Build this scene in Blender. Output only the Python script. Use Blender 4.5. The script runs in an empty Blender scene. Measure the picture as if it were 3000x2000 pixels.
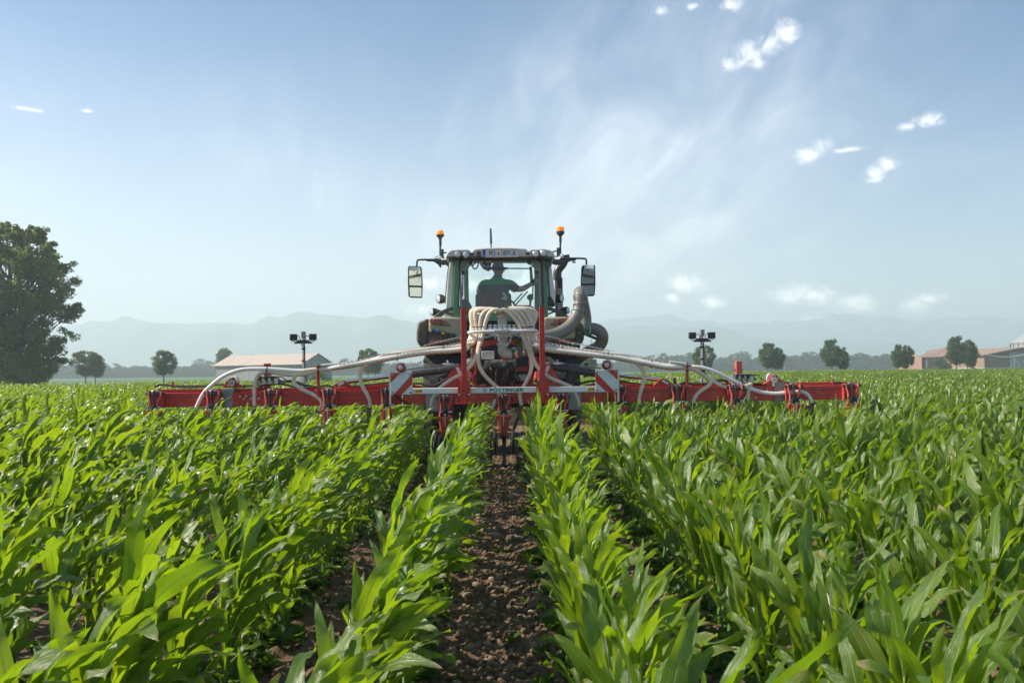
import bpy, math, random
import numpy as np
from mathutils import Vector, Matrix, noise as mnoise

SC = bpy.context.scene
COL = SC.collection
R = math.radians

# ------------------------------------------------------------------ camera
F = 2300.0                 # focal length in pixels of the 3000 px wide photograph
VPX, VPY = 1490.0, 1087.0  # where the crop rows vanish
ROLL = R(0.65)
EYE = 1.22                 # camera height above the soil
cam_data = bpy.data.cameras.new('camera')
cam = bpy.data.objects.new('camera', cam_data)
COL.objects.link(cam)
SC.camera = cam
cam_data.sensor_width = 36.0
cam_data.lens = F / 3000.0 * 36.0
cam_data.shift_x = (1500.0 - VPX) / 3000.0
cam_data.shift_y = (VPY - 1000.0) / 3000.0
cam_data.clip_start = 0.05
cam_data.clip_end = 20000.0
cam_data.dof.use_dof = True
cam_data.dof.focus_distance = 7.5
cam_data.dof.aperture_fstop = 8.0
cam.matrix_world = Matrix.Translation((0, 0, EYE)) @ Matrix.Rotation(math.pi / 2, 4, 'X') @ Matrix.Rotation(-ROLL, 4, 'Z')


def P(px, py, Y):
    """place measured in the photograph, at the distance Y ahead -> point in the world"""
    dx, dy = px - VPX, py - VPY
    c, s = math.cos(ROLL), math.sin(ROLL)
    return Vector(((dx * c - dy * s) / F * Y, Y, EYE - (dx * s + dy * c) / F * Y))


def AZEL(px, py):
    v = P(px, py, 1.0) - Vector((0, 0, EYE))
    return math.atan2(v.x, v.y), math.asin(v.z / v.length)


# ------------------------------------------------------------------ world, sun, exposure
SUN_AZ, SUN_EL = R(-88.0), R(40.0)     # azimuth from straight ahead, negative = towards -X
SKY_STRENGTH = 0.063
SUN_STRENGTH = 4.2
EXPOSURE = 0.95
world = bpy.data.worlds.new('World')
SC.world = world
world.use_nodes = True
wn, wl = world.node_tree.nodes, world.node_tree.links
wn.clear()


class NT:
    """small helper to wire nodes"""
    def __init__(self, tree):
        self.t = tree

    def n(self, kind, **kw):
        nd = self.t.nodes.new(kind)
        for k, v in kw.items():
            setattr(nd, k, v)
        return nd

    def put(self, sock, v):
        if isinstance(v, bpy.types.NodeSocket):
            self.t.links.new(v, sock)
        else:
            sock.default_value = v

    def m(self, op, a, b=0.0, c=None, clamp=False):
        nd = self.n('ShaderNodeMath', operation=op, use_clamp=clamp)
        self.put(nd.inputs[0], a)
        self.put(nd.inputs[1], b)
        if c is not None:
            self.put(nd.inputs[2], c)
        return nd.outputs[0]

    def ramp(self, fac, stops):
        nd = self.n('ShaderNodeMapRange', interpolation_type='SMOOTHSTEP')
        self.put(nd.inputs['Value'], fac)
        nd.inputs['From Min'].default_value = stops[0]
        nd.inputs['From Max'].default_value = stops[1]
        nd.inputs['To Min'].default_value = stops[2] if len(stops) > 2 else 0.0
        nd.inputs['To Max'].default_value = stops[3] if len(stops) > 3 else 1.0
        return nd.outputs[0]

    def mix(self, fac, a, b, mode='MIX'):
        nd = self.n('ShaderNodeMix', data_type='RGBA', blend_type=mode)
        self.put(nd.inputs[0], fac)
        for s, v in ((nd.inputs[6], a), (nd.inputs[7], b)):
            self.put(s, v if isinstance(v, bpy.types.NodeSocket) else (*v[:3], 1.0))
        return nd.outputs[2]

    def noise(self, vec, scale, detail=4.0, rough=0.55, dist=0.0):
        nd = self.n('ShaderNodeTexNoise')
        if vec is not None:
            self.put(nd.inputs['Vector'], vec)
        nd.inputs['Scale'].default_value = scale
        nd.inputs['Detail'].default_value = detail
        nd.inputs['Roughness'].default_value = rough
        nd.inputs['Distortion'].default_value = dist
        return nd.outputs['Fac']


def build_sky():
    g = NT(world.node_tree)
    sky = g.n('ShaderNodeTexSky', sky_type='NISHITA', sun_disc=False)
    sky.sun_elevation = SUN_EL
    sky.sun_rotation = SUN_AZ          # 0 = +Y, positive turns towards +X
    sky.altitude = 100.0
    sky.air_density = 1.0
    sky.dust_density = 0.7
    sky.ozone_density = 2.5
    tc = g.n('ShaderNodeTexCoord')
    sep = g.n('ShaderNodeSeparateXYZ')
    g.put(sep.inputs[0], tc.outputs['Generated'])
    x, y, z = sep.outputs
    az = g.m('ARCTAN2', x, y)
    el = g.m('ARCSINE', z)
    # ---- thin cirrus: fibres that fan out from a far point, in a band drawn up to one side
    fx, fy = AZEL(1050, 1420)
    pa = g.m('SUBTRACT', az, fx)
    pe = g.m('SUBTRACT', el, fy)
    th = g.m('ARCTAN2', pe, pa)
    rd = g.m('SQRT', g.m('ADD', g.m('MULTIPLY', pa, pa), g.m('MULTIPLY', pe, pe)))
    comb = g.n('ShaderNodeCombineXYZ')
    g.put(comb.inputs[0], g.m('MULTIPLY', th, 7.5))
    g.put(comb.inputs[1], g.m('MULTIPLY', rd, 5.5))
    streak = g.noise(comb.outputs[0], 1.0, 7.0, 0.58, 1.1)
    comb2 = g.n('ShaderNodeCombineXYZ')
    g.put(comb2.inputs[0], g.m('MULTIPLY', az, 3.2))
    g.put(comb2.inputs[1], g.m('MULTIPLY', el, 5.0))
    comb2.inputs[2].default_value = 3.7
    broad = g.noise(comb2.outputs[0], 1.0, 4.0, 0.5, 0.4)
    a0, e0 = AZEL(1850, 680)
    ca, sa = math.cos(R(42)), math.sin(R(42))
    da, de = g.m('SUBTRACT', az, a0), g.m('SUBTRACT', el, e0)
    lo = g.m('DIVIDE', g.m('ADD', g.m('MULTIPLY', da, ca), g.m('MULTIPLY', de, sa)), 0.30)
    sh = g.m('DIVIDE', g.m('SUBTRACT', g.m('MULTIPLY', de, ca), g.m('MULTIPLY', da, sa)), 0.165)
    rr = g.m('ADD', g.m('MULTIPLY', lo, lo), g.m('MULTIPLY', sh, sh))
    band = g.m('POWER', 2.718, g.m('MULTIPLY', rr, -0.8))
    cir = g.m('MULTIPLY', band, g.m('ADD', g.m('MULTIPLY', g.ramp(streak, (0.22, 0.86)), 0.52), g.m('MULTIPLY', broad, 0.36)))
    cir = g.m('ADD', cir, g.m('MULTIPLY', g.m('MULTIPLY', g.ramp(streak, (0.40, 0.85)), g.ramp(broad, (0.40, 0.70))), 0.16), clamp=True)
    # a milky veil low over the fields on the sunward side
    a1, e1 = AZEL(250, 800)
    da = g.m('DIVIDE', g.m('SUBTRACT', az, a1), 0.60)
    de = g.m('DIVIDE', g.m('SUBTRACT', el, e1), 0.22)
    rr = g.m('ADD', g.m('MULTIPLY', da, da), g.m('MULTIPLY', de, de))
    veil2 = g.m('POWER', 2.718, g.m('MULTIPLY', rr, -1.0))
    cir = g.m('ADD', cir, g.m('MULTIPLY', veil2, g.m('ADD', g.m('MULTIPLY', broad, 0.45), 0.18)), clamp=True)
    # ---- small fair-weather cumulus, each at its own place in the sky
    puffs = [(2130, 190, 24, 22), (2205, 165, 50, 42), (2255, 132, 46, 32), (2302, 104, 42, 38),
             (2370, 455, 46, 28), (2405, 434, 40, 30), (2480, 440, 44, 9), (2566, 508, 28, 26), (2606, 480, 32, 24),
             (2652, 372, 30, 13), (2722, 350, 46, 22), (2000, 835, 58, 38), (1972, 868, 26, 22),
             (2318, 872, 60, 36), (2378, 868, 62, 36), (2505, 892, 62, 28), (2678, 895, 46, 34), (2720, 876, 44, 18),
             (2372, 944, 30, 20), (82, 320, 40, 7), (252, 325, 18, 8), (1935, 32, 22, 15), (2135, 16, 40, 18),
             (2032, 18, 20, 12), (1545, 825, 60, 52), (1385, 830, 60, 26), (1262, 832, 46, 24), (1240, 905, 62, 22),
             (1450, 860, 50, 30), (2090, 890, 46, 20)]
    best = None
    for (px, py, rx, ry) in puffs:
        a, e = AZEL(px, py)
        d1 = g.m('MULTIPLY', g.m('SUBTRACT', az, a), F / (rx * 1.05))
        d2 = g.m('MULTIPLY', g.m('SUBTRACT', el, e), F / (ry * 1.05))
        d = g.m('SUBTRACT', 1.0, g.m('SQRT', g.m('ADD', g.m('MULTIPLY', d1, d1), g.m('MULTIPLY', d2, d2))))
        best = d if best is None else g.m('SMOOTH_MAX', best, d, 0.35)
    cc = g.n('ShaderNodeCombineXYZ')
    g.put(cc.inputs[0], az)
    g.put(cc.inputs[1], el)
    nz = g.noise(cc.outputs[0], 34.0, 7.0, 0.62, 0.6)
    nz2 = g.noise(cc.outputs[0], 120.0, 5.0, 0.6, 0.3)
    cum = g.m('ADD', best, g.m('MULTIPLY', g.m('SUBTRACT', nz, 0.5), 2.5))
    cum = g.m('ADD', cum, g.m('MULTIPLY', g.m('SUBTRACT', nz2, 0.5), 0.8))
    cum = g.ramp(cum, (-0.12, 1.45))
    cum = g.m('MULTIPLY', cum, g.ramp(best, (-0.9, -0.1)))
    le = g.m('DIVIDE', el, 0.17)
    low = g.m('MULTIPLY', g.m('POWER', 2.718, g.m('MULTIPLY', g.m('MULTIPLY', le, le), -1.0)), 0.55)     # pale air along the whole horizon
    # ---- compose: clouds are lit by sun and sky
    white = g.mix(low, (15.0, 14.8, 14.6), (62.0, 58.0, 51.0))
    hs = g.n('ShaderNodeHueSaturation')
    hs.inputs['Saturation'].default_value = 2.5
    g.put(hs.inputs['Color'], sky.outputs[0])
    col = g.mix(cir, hs.outputs[0], (11.0, 11.4, 12.2))
    col = g.mix(low, col, (13.6, 12.9, 11.8))
    col = g.mix(g.m('MULTIPLY', cum, 0.92), col, white)
    bg = g.n('ShaderNodeBackground')
    g.put(bg.inputs[0], col)
    bg.inputs[1].default_value = SKY_STRENGTH
    out = g.n('ShaderNodeOutputWorld')
    g.t.links.new(bg.outputs[0], out.inputs[0])


build_sky()
world.cycles.sampling_method = 'MANUAL'
world.cycles.sample_map_resolution = 512
sun_data = bpy.data.lights.new('sun', 'SUN')
sun_data.energy = SUN_STRENGTH
sun_data.angle = R(0.9)
sun_data.color = (1.0, 0.91, 0.76)
sun = bpy.data.objects.new('sun', sun_data)
COL.objects.link(sun)
sd = Vector((math.sin(SUN_AZ) * math.cos(SUN_EL), math.cos(SUN_AZ) * math.cos(SUN_EL), math.sin(SUN_EL)))
sun.rotation_euler = sd.to_track_quat('Z', 'Y').to_euler()
sun.location = (-20, 10, 30)

vs = SC.view_settings
vs.view_transform = 'Standard'
vs.look = 'None'
vs.exposure = EXPOSURE
vs.gamma = 1.0
vs.use_curve_mapping = False
cy = SC.cycles
SC.render.engine = 'CYCLES'
cy.use_denoising = True
try:
    cy.denoiser = 'OPENIMAGEDENOISE'
except Exception:
    pass
cy.max_bounces = 7
cy.diffuse_bounces = 4
cy.glossy_bounces = 3
cy.transmission_bounces = 6
cy.transparent_max_bounces = 12
cy.volume_bounces = 2
cy.sample_clamp_indirect = 6.0
cy.caustics_reflective = False
cy.caustics_refractive = False
cy.use_adaptive_sampling = True
cy.adaptive_threshold = 0.02


# ------------------------------------------------------------------ mesh helpers
ORG = {}


def tag(o, label=None, cat=None, group=None, kind=None):
    if label: o['label'] = label
    if cat: o['category'] = cat
    if group: o['group'] = group
    if kind: o['kind'] = kind
    return o


def thing(name, loc, label, cat, group=None, rz=0.0):
    o = bpy.data.objects.new(name, None)
    COL.objects.link(o)
    o.empty_display_size = 0.1
    o.location = loc
    o.rotation_euler = (0, 0, rz)
    ORG[o.name] = Vector(loc)
    return tag(o, label, cat, group)


def catmull(pts, sub):
    pts = [Vector(p) for p in pts]
    if len(pts) < 3:
        return pts
    out = []
    ext = [pts[0] * 2 - pts[1]] + pts + [pts[-1] * 2 - pts[-2]]
    for i in range(1, len(ext) - 2):
        p0, p1, p2, p3 = ext[i - 1:i + 3]
        for k in range(sub):
            t = k / sub
            out.append(0.5 * (2 * p1 + (p2 - p0) * t + (2 * p0 - 5 * p1 + 4 * p2 - p3) * t * t +
                              (3 * p1 - p0 - 3 * p2 + p3) * t ** 3))
    out.append(pts[-1])
    return out


def frame_of(d):
    d = Vector(d).normalized()
    a = Vector((0, 0, 1)) if abs(d.z) < 0.95 else Vector((1, 0, 0))
    s = d.cross(a).normalized()
    return s, s.cross(d).normalized()


class MB:
    def __init__(self):
        self.v, self.f = [], []

    def add(self, vs_, fs_):
        b = len(self.v)
        self.v += [tuple(p) for p in vs_]
        self.f += [tuple(i + b for i in q) for q in fs_]
        return self

    def box(self, c, s, rot=None):
        c = Vector(c)
        pts = []
        for k in range(8):
            p = Vector(((k & 1) - .5, ((k >> 1) & 1) - .5, ((k >> 2) & 1) - .5))
            p = Vector((p.x * s[0], p.y * s[1], p.z * s[2]))
            if rot is not None:
                p = rot @ p
            pts.append(c + p)
        return self.add(pts, [(0, 2, 3, 1), (4, 5, 7, 6), (0, 1, 5, 4), (2, 6, 7, 3), (0, 4, 6, 2), (1, 3, 7, 5)])

    def bar(self, p0, p1, w, h):
        """square bar between two points, w across, h up"""
        p0, p1 = Vector(p0), Vector(p1)
        s, u = frame_of(p1 - p0)
        pts = []
        for p in (p0, p1):
            for a, b in ((-1, -1), (1, -1), (1, 1), (-1, 1)):
                pts.append(p + s * a * w / 2 + u * b * h / 2)
        return self.add(pts, [(0, 1, 2, 3), (7, 6, 5, 4), (0, 4, 5, 1), (1, 5, 6, 2), (2, 6, 7, 3), (3, 7, 4, 0)])

    def cyl(self, p0, p1, r0, r1=None, n=12):
        r1 = r0 if r1 is None else r1
        p0, p1 = Vector(p0), Vector(p1)
        s, u = frame_of(p1 - p0)
        pts = []
        for p, r in ((p0, r0), (p1, r1)):
            for k in range(n):
                a = 2 * math.pi * k / n
                pts.append(p + (s * math.cos(a) + u * math.sin(a)) * r)
        fs_ = [(k, (k + 1) % n, n + (k + 1) % n, n + k) for k in range(n)]
        fs_ += [tuple(range(n - 1, -1, -1)), tuple(range(n, 2 * n))]
        return self.add(pts, fs_)

    def tube(self, pts, r, n=8, sub=6, closed=False, radii=None):
        pts = catmull(pts, sub) if not closed else [Vector(p) for p in pts]
        m = len(pts)
        s = None
        vv = []
        for i, p in enumerate(pts):
            if closed:
                d = pts[(i + 1) % m] - pts[i - 1]
            else:
                d = pts[min(i + 1, m - 1)] - pts[max(i - 1, 0)]
            if d.length < 1e-9:
                d = Vector((0, 0, 1))
            d.normalize()
            if s is None:
                s, u = frame_of(d)
            else:
                s = (s - d * s.dot(d))
                s = s.normalized() if s.length > 1e-6 else frame_of(d)[0]
                u = s.cross(d)
            rr = r if radii is None else radii[0] + (radii[1] - radii[0]) * i / (m - 1)
            for k in range(n):
                a = 2 * math.pi * k / n
                vv.append(p + (s * math.cos(a) + u * math.sin(a)) * rr)
        fs_ = []
        for i in range(m if closed else m - 1):
            j = (i + 1) % m
            for k in range(n):
                fs_.append((i * n + k, i * n + (k + 1) % n, j * n + (k + 1) % n, j * n + k))
        if not closed:
            fs_ += [tuple(range(n - 1, -1, -1)), tuple((m - 1) * n + k for k in range(n))]
        return self.add(vv, fs_)

    def prism(self, front, depth):
        """polygon of world points pushed along the vector depth"""
        front = [Vector(p) for p in front]
        d = Vector(depth)
        n = len(front)
        vv = front + [p + d for p in front]
        fs_ = [tuple(range(n)), tuple(range(2 * n - 1, n - 1, -1))]
        fs_ += [(i, n + i, n + (i + 1) % n, (i + 1) % n) for i in range(n)]
        return self.add(vv, fs_)

    def lathe(self, prof, org, axis, n=24):
        """prof: (radius, height along axis)"""
        org = Vector(org)
        ax = Vector(axis).normalized()
        s, u = frame_of(ax)
        vv = []
        for r, h in prof:
            for k in range(n):
                a = 2 * math.pi * k / n
                vv.append(org + ax * h + (s * math.cos(a) + u * math.sin(a)) * r)
        fs_ = []
        for i in range(len(prof) - 1):
            for k in range(n):
                fs_.append((i * n + k, i * n + (k + 1) % n, (i + 1) * n + (k + 1) % n, (i + 1) * n + k))
        return self.add(vv, fs_)

    def build(self, name, material, parent=None, org=None, smooth=True, bevel=0.0, sharp=35):
        o0 = Vector(org) if org is not None else Vector((0, 0, 0))
        me = bpy.data.meshes.new(name)
        me.from_pydata([(p[0] - o0.x, p[1] - o0.y, p[2] - o0.z) for p in self.v], [], self.f)
        me.validate()
        me.materials.append(material)
        if smooth:
            me.shade_smooth()
            me.set_sharp_from_angle(angle=R(sharp))
        o = bpy.data.objects.new(name, me)
        COL.objects.link(o)
        if parent is not None:
            o.parent = parent
            o.location = o0 - ORG[parent.name]
        else:
            o.location = o0
        ORG[o.name] = o0
        if bevel:
            b = o.modifiers.new('bevel', 'BEVEL')
            b.width = bevel
            b.segments = 2
            b.limit_method = 'ANGLE'
        return o


def fix_normals(o):
    import bmesh
    bm = bmesh.new()
    bm.from_mesh(o.data)
    bmesh.ops.recalc_face_normals(bm, faces=bm.faces)
    bm.to_mesh(o.data)
    bm.free()


def grid_mesh(name, V, F4, material, uv=None, smooth=True):
    """fast quads from numpy arrays"""
    me = bpy.data.meshes.new(name)
    nv, nf = len(V), len(F4)
    me.vertices.add(nv)
    me.vertices.foreach_set('co', np.ascontiguousarray(V, dtype=np.float32).ravel())
    me.loops.add(nf * 4)
    me.loops.foreach_set('vertex_index', np.ascontiguousarray(F4, dtype=np.int32).ravel())
    me.polygons.add(nf)
    me.polygons.foreach_set('loop_start', np.arange(0, nf * 4, 4, dtype=np.int32))
    me.polygons.foreach_set('use_smooth', np.full(nf, smooth, dtype=bool))
    me.update(calc_edges=True)
    if uv is not None:
        lay = me.uv_layers.new(name='uv')
        lay.data.foreach_set('uv', np.ascontiguousarray(uv[F4.ravel()], dtype=np.float32).ravel())
    me.materials.append(material)
    return me


def link_mesh(name, me, loc=(0, 0, 0), parent=None):
    o = bpy.data.objects.new(name, me)
    COL.objects.link(o)
    o.location = loc
    if parent is not None:
        o.parent = parent
    ORG[o.name] = Vector(loc)
    return o


# ------------------------------------------------------------------ materials
def mat(name, color, rough=0.5, metal=0.0, dirt=None, dirt_amt=0.0, dirt_scale=6.0, var=0.08, bump=0.0,
        bump_scale=80.0, spec=0.5, coat=0.0, emit=None):
    m = bpy.data.materials.new(name)
    m.use_nodes = True
    g = NT(m.node_tree)
    b = m.node_tree.nodes['Principled BSDF']
    tc = g.n('ShaderNodeTexCoord')
    n1 = g.noise(tc.outputs['Object'], dirt_scale, 6.0, 0.62)
    dark = tuple(c * (1 - var * 2) for c in color)
    lite = tuple(min(1.0, c * (1 + var * 2)) for c in color)
    col = g.mix(n1, dark, lite)
    if dirt:
        n2 = g.noise(tc.outputs['Object'], dirt_scale * 2.3, 8.0, 0.7, 0.4)
        col = g.mix(g.m('MULTIPLY', g.ramp(n2, (0.62 - dirt_amt * 0.5, 0.74 - dirt_amt * 0.1)), min(1.0, 0.35 + dirt_amt)), col, dirt)
    g.put(b.inputs['Base Color'], col)
    g.put(b.inputs['Roughness'], g.m('ADD', g.m('MULTIPLY', n1, 0.2), rough - 0.1, clamp=True))
    b.inputs['Metallic'].default_value = metal
    b.inputs['Specular IOR Level'].default_value = spec
    b.inputs['Coat Weight'].default_value = coat
    if bump:
        bn = g.n('ShaderNodeBump')
        bn.inputs['Strength'].default_value = bump
        bn.inputs['Distance'].default_value = 0.01
        g.put(bn.inputs['Height'], g.noise(tc.outputs['Object'], bump_scale, 5.0))
        g.put(b.inputs['Normal'], bn.outputs[0])
    if emit:
        b.inputs['Emission Color'].default_value = (*emit[0], 1)
        b.inputs['Emission Strength'].default_value = emit[1]
    return m


DUST = (0.42, 0.30, 0.20)
M = {}
M['red'] = mat('red_paint', (0.48, 0.017, 0.012), 0.45, dirt=(0.40, 0.13, 0.09), dirt_amt=0.22, dirt_scale=5.0)
M['red_dusty'] = mat('dusty_red_paint', (0.48, 0.045, 0.030), 0.55, dirt=(0.42, 0.22, 0.15), dirt_amt=0.30, dirt_scale=4.0)
M['salmon'] = mat('faded_red_paint', (0.62, 0.13, 0.09), 0.5, dirt=DUST, dirt_amt=0.1)
M['white'] = mat('white_paint', (0.72, 0.74, 0.74), 0.4, dirt=DUST, dirt_amt=0.02)
M['panel_white'] = mat('reflective_white_sheet', (0.60, 0.65, 0.66), 0.35, dirt=DUST, dirt_amt=0.03)
M['panel_red'] = mat('reflective_red_sheet', (0.48, 0.02, 0.014), 0.35)
M['black'] = mat('black_plastic', (0.020, 0.020, 0.021), 0.45, dirt=(0.10, 0.085, 0.07), dirt_amt=0.12)
M['rubber'] = mat('black_rubber', (0.022, 0.022, 0.022), 0.6, dirt=(0.10, 0.08, 0.06), dirt_amt=0.16)
M['tyre'] = mat('dusty_tyre_rubber', (0.030, 0.030, 0.030), 0.8, dirt=(0.16, 0.13, 0.10), dirt_amt=0.32, dirt_scale=5.0, bump=0.3)
M['steel'] = mat('galvanised_steel', (0.52, 0.52, 0.51), 0.38, metal=0.85, dirt=DUST, dirt_amt=0.05)
M['chrome'] = mat('polished_rod', (0.75, 0.77, 0.80), 0.15, metal=1.0)
M['dgrey'] = mat('dark_grey_metal', (0.07, 0.075, 0.078), 0.4, metal=0.3, dirt=DUST, dirt_amt=0.05)
M['grey'] = mat('grey_paint', (0.26, 0.27, 0.27), 0.5, dirt=DUST, dirt_amt=0.08)
M['lgrey'] = mat('light_grey_plastic', (0.50, 0.50, 0.46), 0.5, dirt=DUST, dirt_amt=0.12)
M['green'] = mat('tractor_green_paint', (0.085, 0.250, 0.120), 0.35, dirt=(0.25, 0.22, 0.14), dirt_amt=0.06, dirt_scale=2.0)
M['fender'] = mat('muddy_green_fender', (0.20, 0.33, 0.19), 0.5, dirt=(0.50, 0.38, 0.25), dirt_amt=0.60, dirt_scale=1.6, var=0.15)
M['fender_dark'] = mat('muddy_dark_mudguard', (0.085, 0.075, 0.06), 0.7, dirt=(0.24, 0.19, 0.13), dirt_amt=0.42, dirt_scale=2.0)
M['cream'] = mat('cream_roof_paint', (0.62, 0.59, 0.52), 0.4, dirt=DUST, dirt_amt=0.05)
M['pale'] = mat('pale_side_panel', (0.58, 0.60, 0.54), 0.18, dirt=DUST, dirt_amt=0.03, coat=0.5)  # sky light put into the colour, for side windows and shield holes
M['orange'] = mat('amber_lens', (0.85, 0.26, 0.01), 0.15, spec=0.7, emit=((1.0, 0.25, 0.0), 0.25))
M['tail'] = mat('dark_red_lens', (0.16, 0.015, 0.015), 0.15, spec=0.7)
M['tail_bright'] = mat('red_lens', (0.36, 0.03, 0.02), 0.2, spec=0.7)
M['lamp'] = mat('clear_lamp_glass', (0.62, 0.66, 0.68), 0.12, spec=0.8, coat=0.6)
M['yellow'] = mat('yellow_sticker', (0.80, 0.48, 0.01), 0.45)
M['blue'] = mat('blue_band', (0.01, 0.05, 0.38), 0.4)
M['ink'] = mat('black_print', (0.01, 0.01, 0.01), 0.5)
M['logo'] = mat('green_print', (0.0, 0.12, 0.055), 0.45)
M['seat'] = mat('seat_fabric', (0.035, 0.045, 0.042), 0.8)
M['jacket'] = mat('maroon_jacket', (0.10, 0.022, 0.030), 0.85, var=0.2)
M['skin'] = mat('skin', (0.46, 0.27, 0.20), 0.5, var=0.05)
M['hair'] = mat('grey_hair', (0.14, 0.13, 0.12), 0.75, bump=0.6, bump_scale=120)
M['trousers'] = mat('dark_trousers', (0.03, 0.035, 0.045), 0.85)
M['brown'] = mat('dirty_tube', (0.16, 0.13, 0.10), 0.7, dirt=DUST, dirt_amt=0.2)
M['mud'] = mat('dried_mud', (0.17, 0.12, 0.08), 0.9, bump=0.8, bump_scale=30)


def hose_mat(name, color, dirt, amt):
    m = mat(name, color, 0.5, dirt=dirt, dirt_amt=amt, dirt_scale=2.2, var=0.06)
    return m


M['hose'] = hose_mat('cream_spiral_hose', (0.74, 0.64, 0.50), (0.50, 0.36, 0.23), 0.30)
M['hose_white'] = hose_mat('white_spiral_hose', (0.82, 0.80, 0.77), (0.60, 0.50, 0.40), 0.06)
M['big_hose'] = hose_mat('grey_suction_hose', (0.21, 0.20, 0.17), (0.30, 0.26, 0.20), 0.15)
M['twine'] = mat('green_twine', (0.03, 0.25, 0.18), 0.8)


def glass_mat(name, tint, refl=0.10):
    m = bpy.data.materials.new(name)
    m.use_nodes = True
    g = NT(m.node_tree)
    m.node_tree.nodes.clear()
    tr = g.n('ShaderNodeBsdfTransparent')
    tr.inputs[0].default_value = (*tint, 1)
    gl = g.n('ShaderNodeBsdfGlossy')
    gl.inputs[0].default_value = (0.9, 0.95, 0.95, 1)
    gl.inputs[1].default_value = 0.03
    fr = g.n('ShaderNodeFresnel')
    fr.inputs[0].default_value = 1.5
    mx = g.n('ShaderNodeMixShader')
    g.put(mx.inputs[0], g.m('ADD', fr.outputs[0], refl, clamp=True))
    g.t.links.new(tr.outputs[0], mx.inputs[1])
    g.t.links.new(gl.outputs[0], mx.inputs[2])
    out = g.n('ShaderNodeOutputMaterial')
    g.t.links.new(mx.outputs[0], out.inputs[0])
    return m


M['glass'] = glass_mat('tinted_cab_glass', (0.92, 0.97, 0.96), 0.02)
M['mirror'] = mat('mirror_glass', (0.55, 0.60, 0.58), 0.06, metal=1.0, var=0.02)


def stripe_bump(m, axis, scale, strength, dist=0.02):
    g = NT(m.node_tree)
    b = m.node_tree.nodes['Principled BSDF']
    tc = g.n('ShaderNodeTexCoord')
    w = g.n('ShaderNodeTexWave', bands_direction=axis)
    g.put(w.inputs['Vector'], tc.outputs['Object'])
    w.inputs['Scale'].default_value = scale
    bn = g.n('ShaderNodeBump')
    bn.inputs['Strength'].default_value = strength
    bn.inputs['Distance'].default_value = dist
    g.put(bn.inputs['Height'], w.outputs['Fac'])
    g.put(b.inputs['Normal'], bn.outputs[0])


def scatter(name, pts, rots, scls, idx, coll, label, cat, kind='stuff', parent=None):
    """one object that carries many small pieces (geometry nodes)"""
    n = len(pts)
    me = bpy.data.meshes.new(name)
    me.vertices.add(n)
    me.vertices.foreach_set('co', np.asarray(pts, dtype=np.float32).ravel())
    for nm, typ, arr, key in (('rot', 'FLOAT_VECTOR', rots, 'vector'), ('scl', 'FLOAT_VECTOR', scls, 'vector'), ('idx', 'INT', idx, 'value')):
        at = me.attributes.new(nm, typ, 'POINT')
        at.data.foreach_set(key, np.asarray(arr, dtype=np.int32 if typ == 'INT' else np.float32).ravel())
    o = bpy.data.objects.new(name, me)
    COL.objects.link(o)
    ng = bpy.data.node_groups.new(name + '_nodes', 'GeometryNodeTree')
    ng.interface.new_socket('Geometry', in_out='INPUT', socket_type='NodeSocketGeometry')
    ng.interface.new_socket('Geometry', in_out='OUTPUT', socket_type='NodeSocketGeometry')
    nd, lk = ng.nodes, ng.links
    gi, go = nd.new('NodeGroupInput'), nd.new('NodeGroupOutput')
    ci = nd.new('GeometryNodeCollectionInfo')
    ci.inputs['Collection'].default_value = coll
    ci.inputs['Separate Children'].default_value = True
    ci.inputs['Reset Children'].default_value = True
    ip = nd.new('GeometryNodeInstanceOnPoints')
    ip.inputs['Pick Instance'].default_value = True
    na = []
    for nm, typ in (('rot', 'FLOAT_VECTOR'), ('scl', 'FLOAT_VECTOR'), ('idx', 'INT')):
        a = nd.new('GeometryNodeInputNamedAttribute')
        a.data_type = typ
        a.inputs['Name'].default_value = nm
        na.append(a)
    er = nd.new('FunctionNodeEulerToRotation')
    lk.new(gi.outputs[0], ip.inputs['Points'])
    lk.new(ci.outputs[0], ip.inputs['Instance'])
    lk.new(na[0].outputs['Attribute'], er.inputs[0])
    lk.new(er.outputs[0], ip.inputs['Rotation'])
    lk.new(na[1].outputs['Attribute'], ip.inputs['Scale'])
    lk.new(na[2].outputs['Attribute'], ip.inputs['Instance Index'])
    lk.new(ip.outputs[0], go.inputs[0])
    md = o.modifiers.new('scatter', 'NODES')
    md.node_group = ng
    tag(o, label, cat, None, kind)
    return o


def library(name, meshes):
    c = bpy.data.collections.new(name)
    for i, me in enumerate(meshes):
        o = bpy.data.objects.new('%s_%03d' % (name, i), me)
        c.objects.link(o)
    return c

# ================================================================== THE SETTING
rng = np.random.default_rng(11)
ROW0 = -0.08               # middle of the hoed strip the camera looks along
TOOL_Y = 10.32              # distance of the toolbar


def vnoise(x, y, seed):
    """smooth value noise, vectorised"""
    r = np.random.default_rng(seed)
    tab = r.random((256, 256))
    xi, yi = np.floor(x).astype(int), np.floor(y).astype(int)
    fx, fy = x - xi, y - yi
    fx, fy = fx * fx * (3 - 2 * fx), fy * fy * (3 - 2 * fy)
    a = tab[xi & 255, yi & 255]; b = tab[(xi + 1) & 255, yi & 255]
    c = tab[xi & 255, (yi + 1) & 255]; d = tab[(xi + 1) & 255, (yi + 1) & 255]
    return (a * (1 - fx) + b * fx) * (1 - fy) + (c * (1 - fx) + d * fx) * fy


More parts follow.
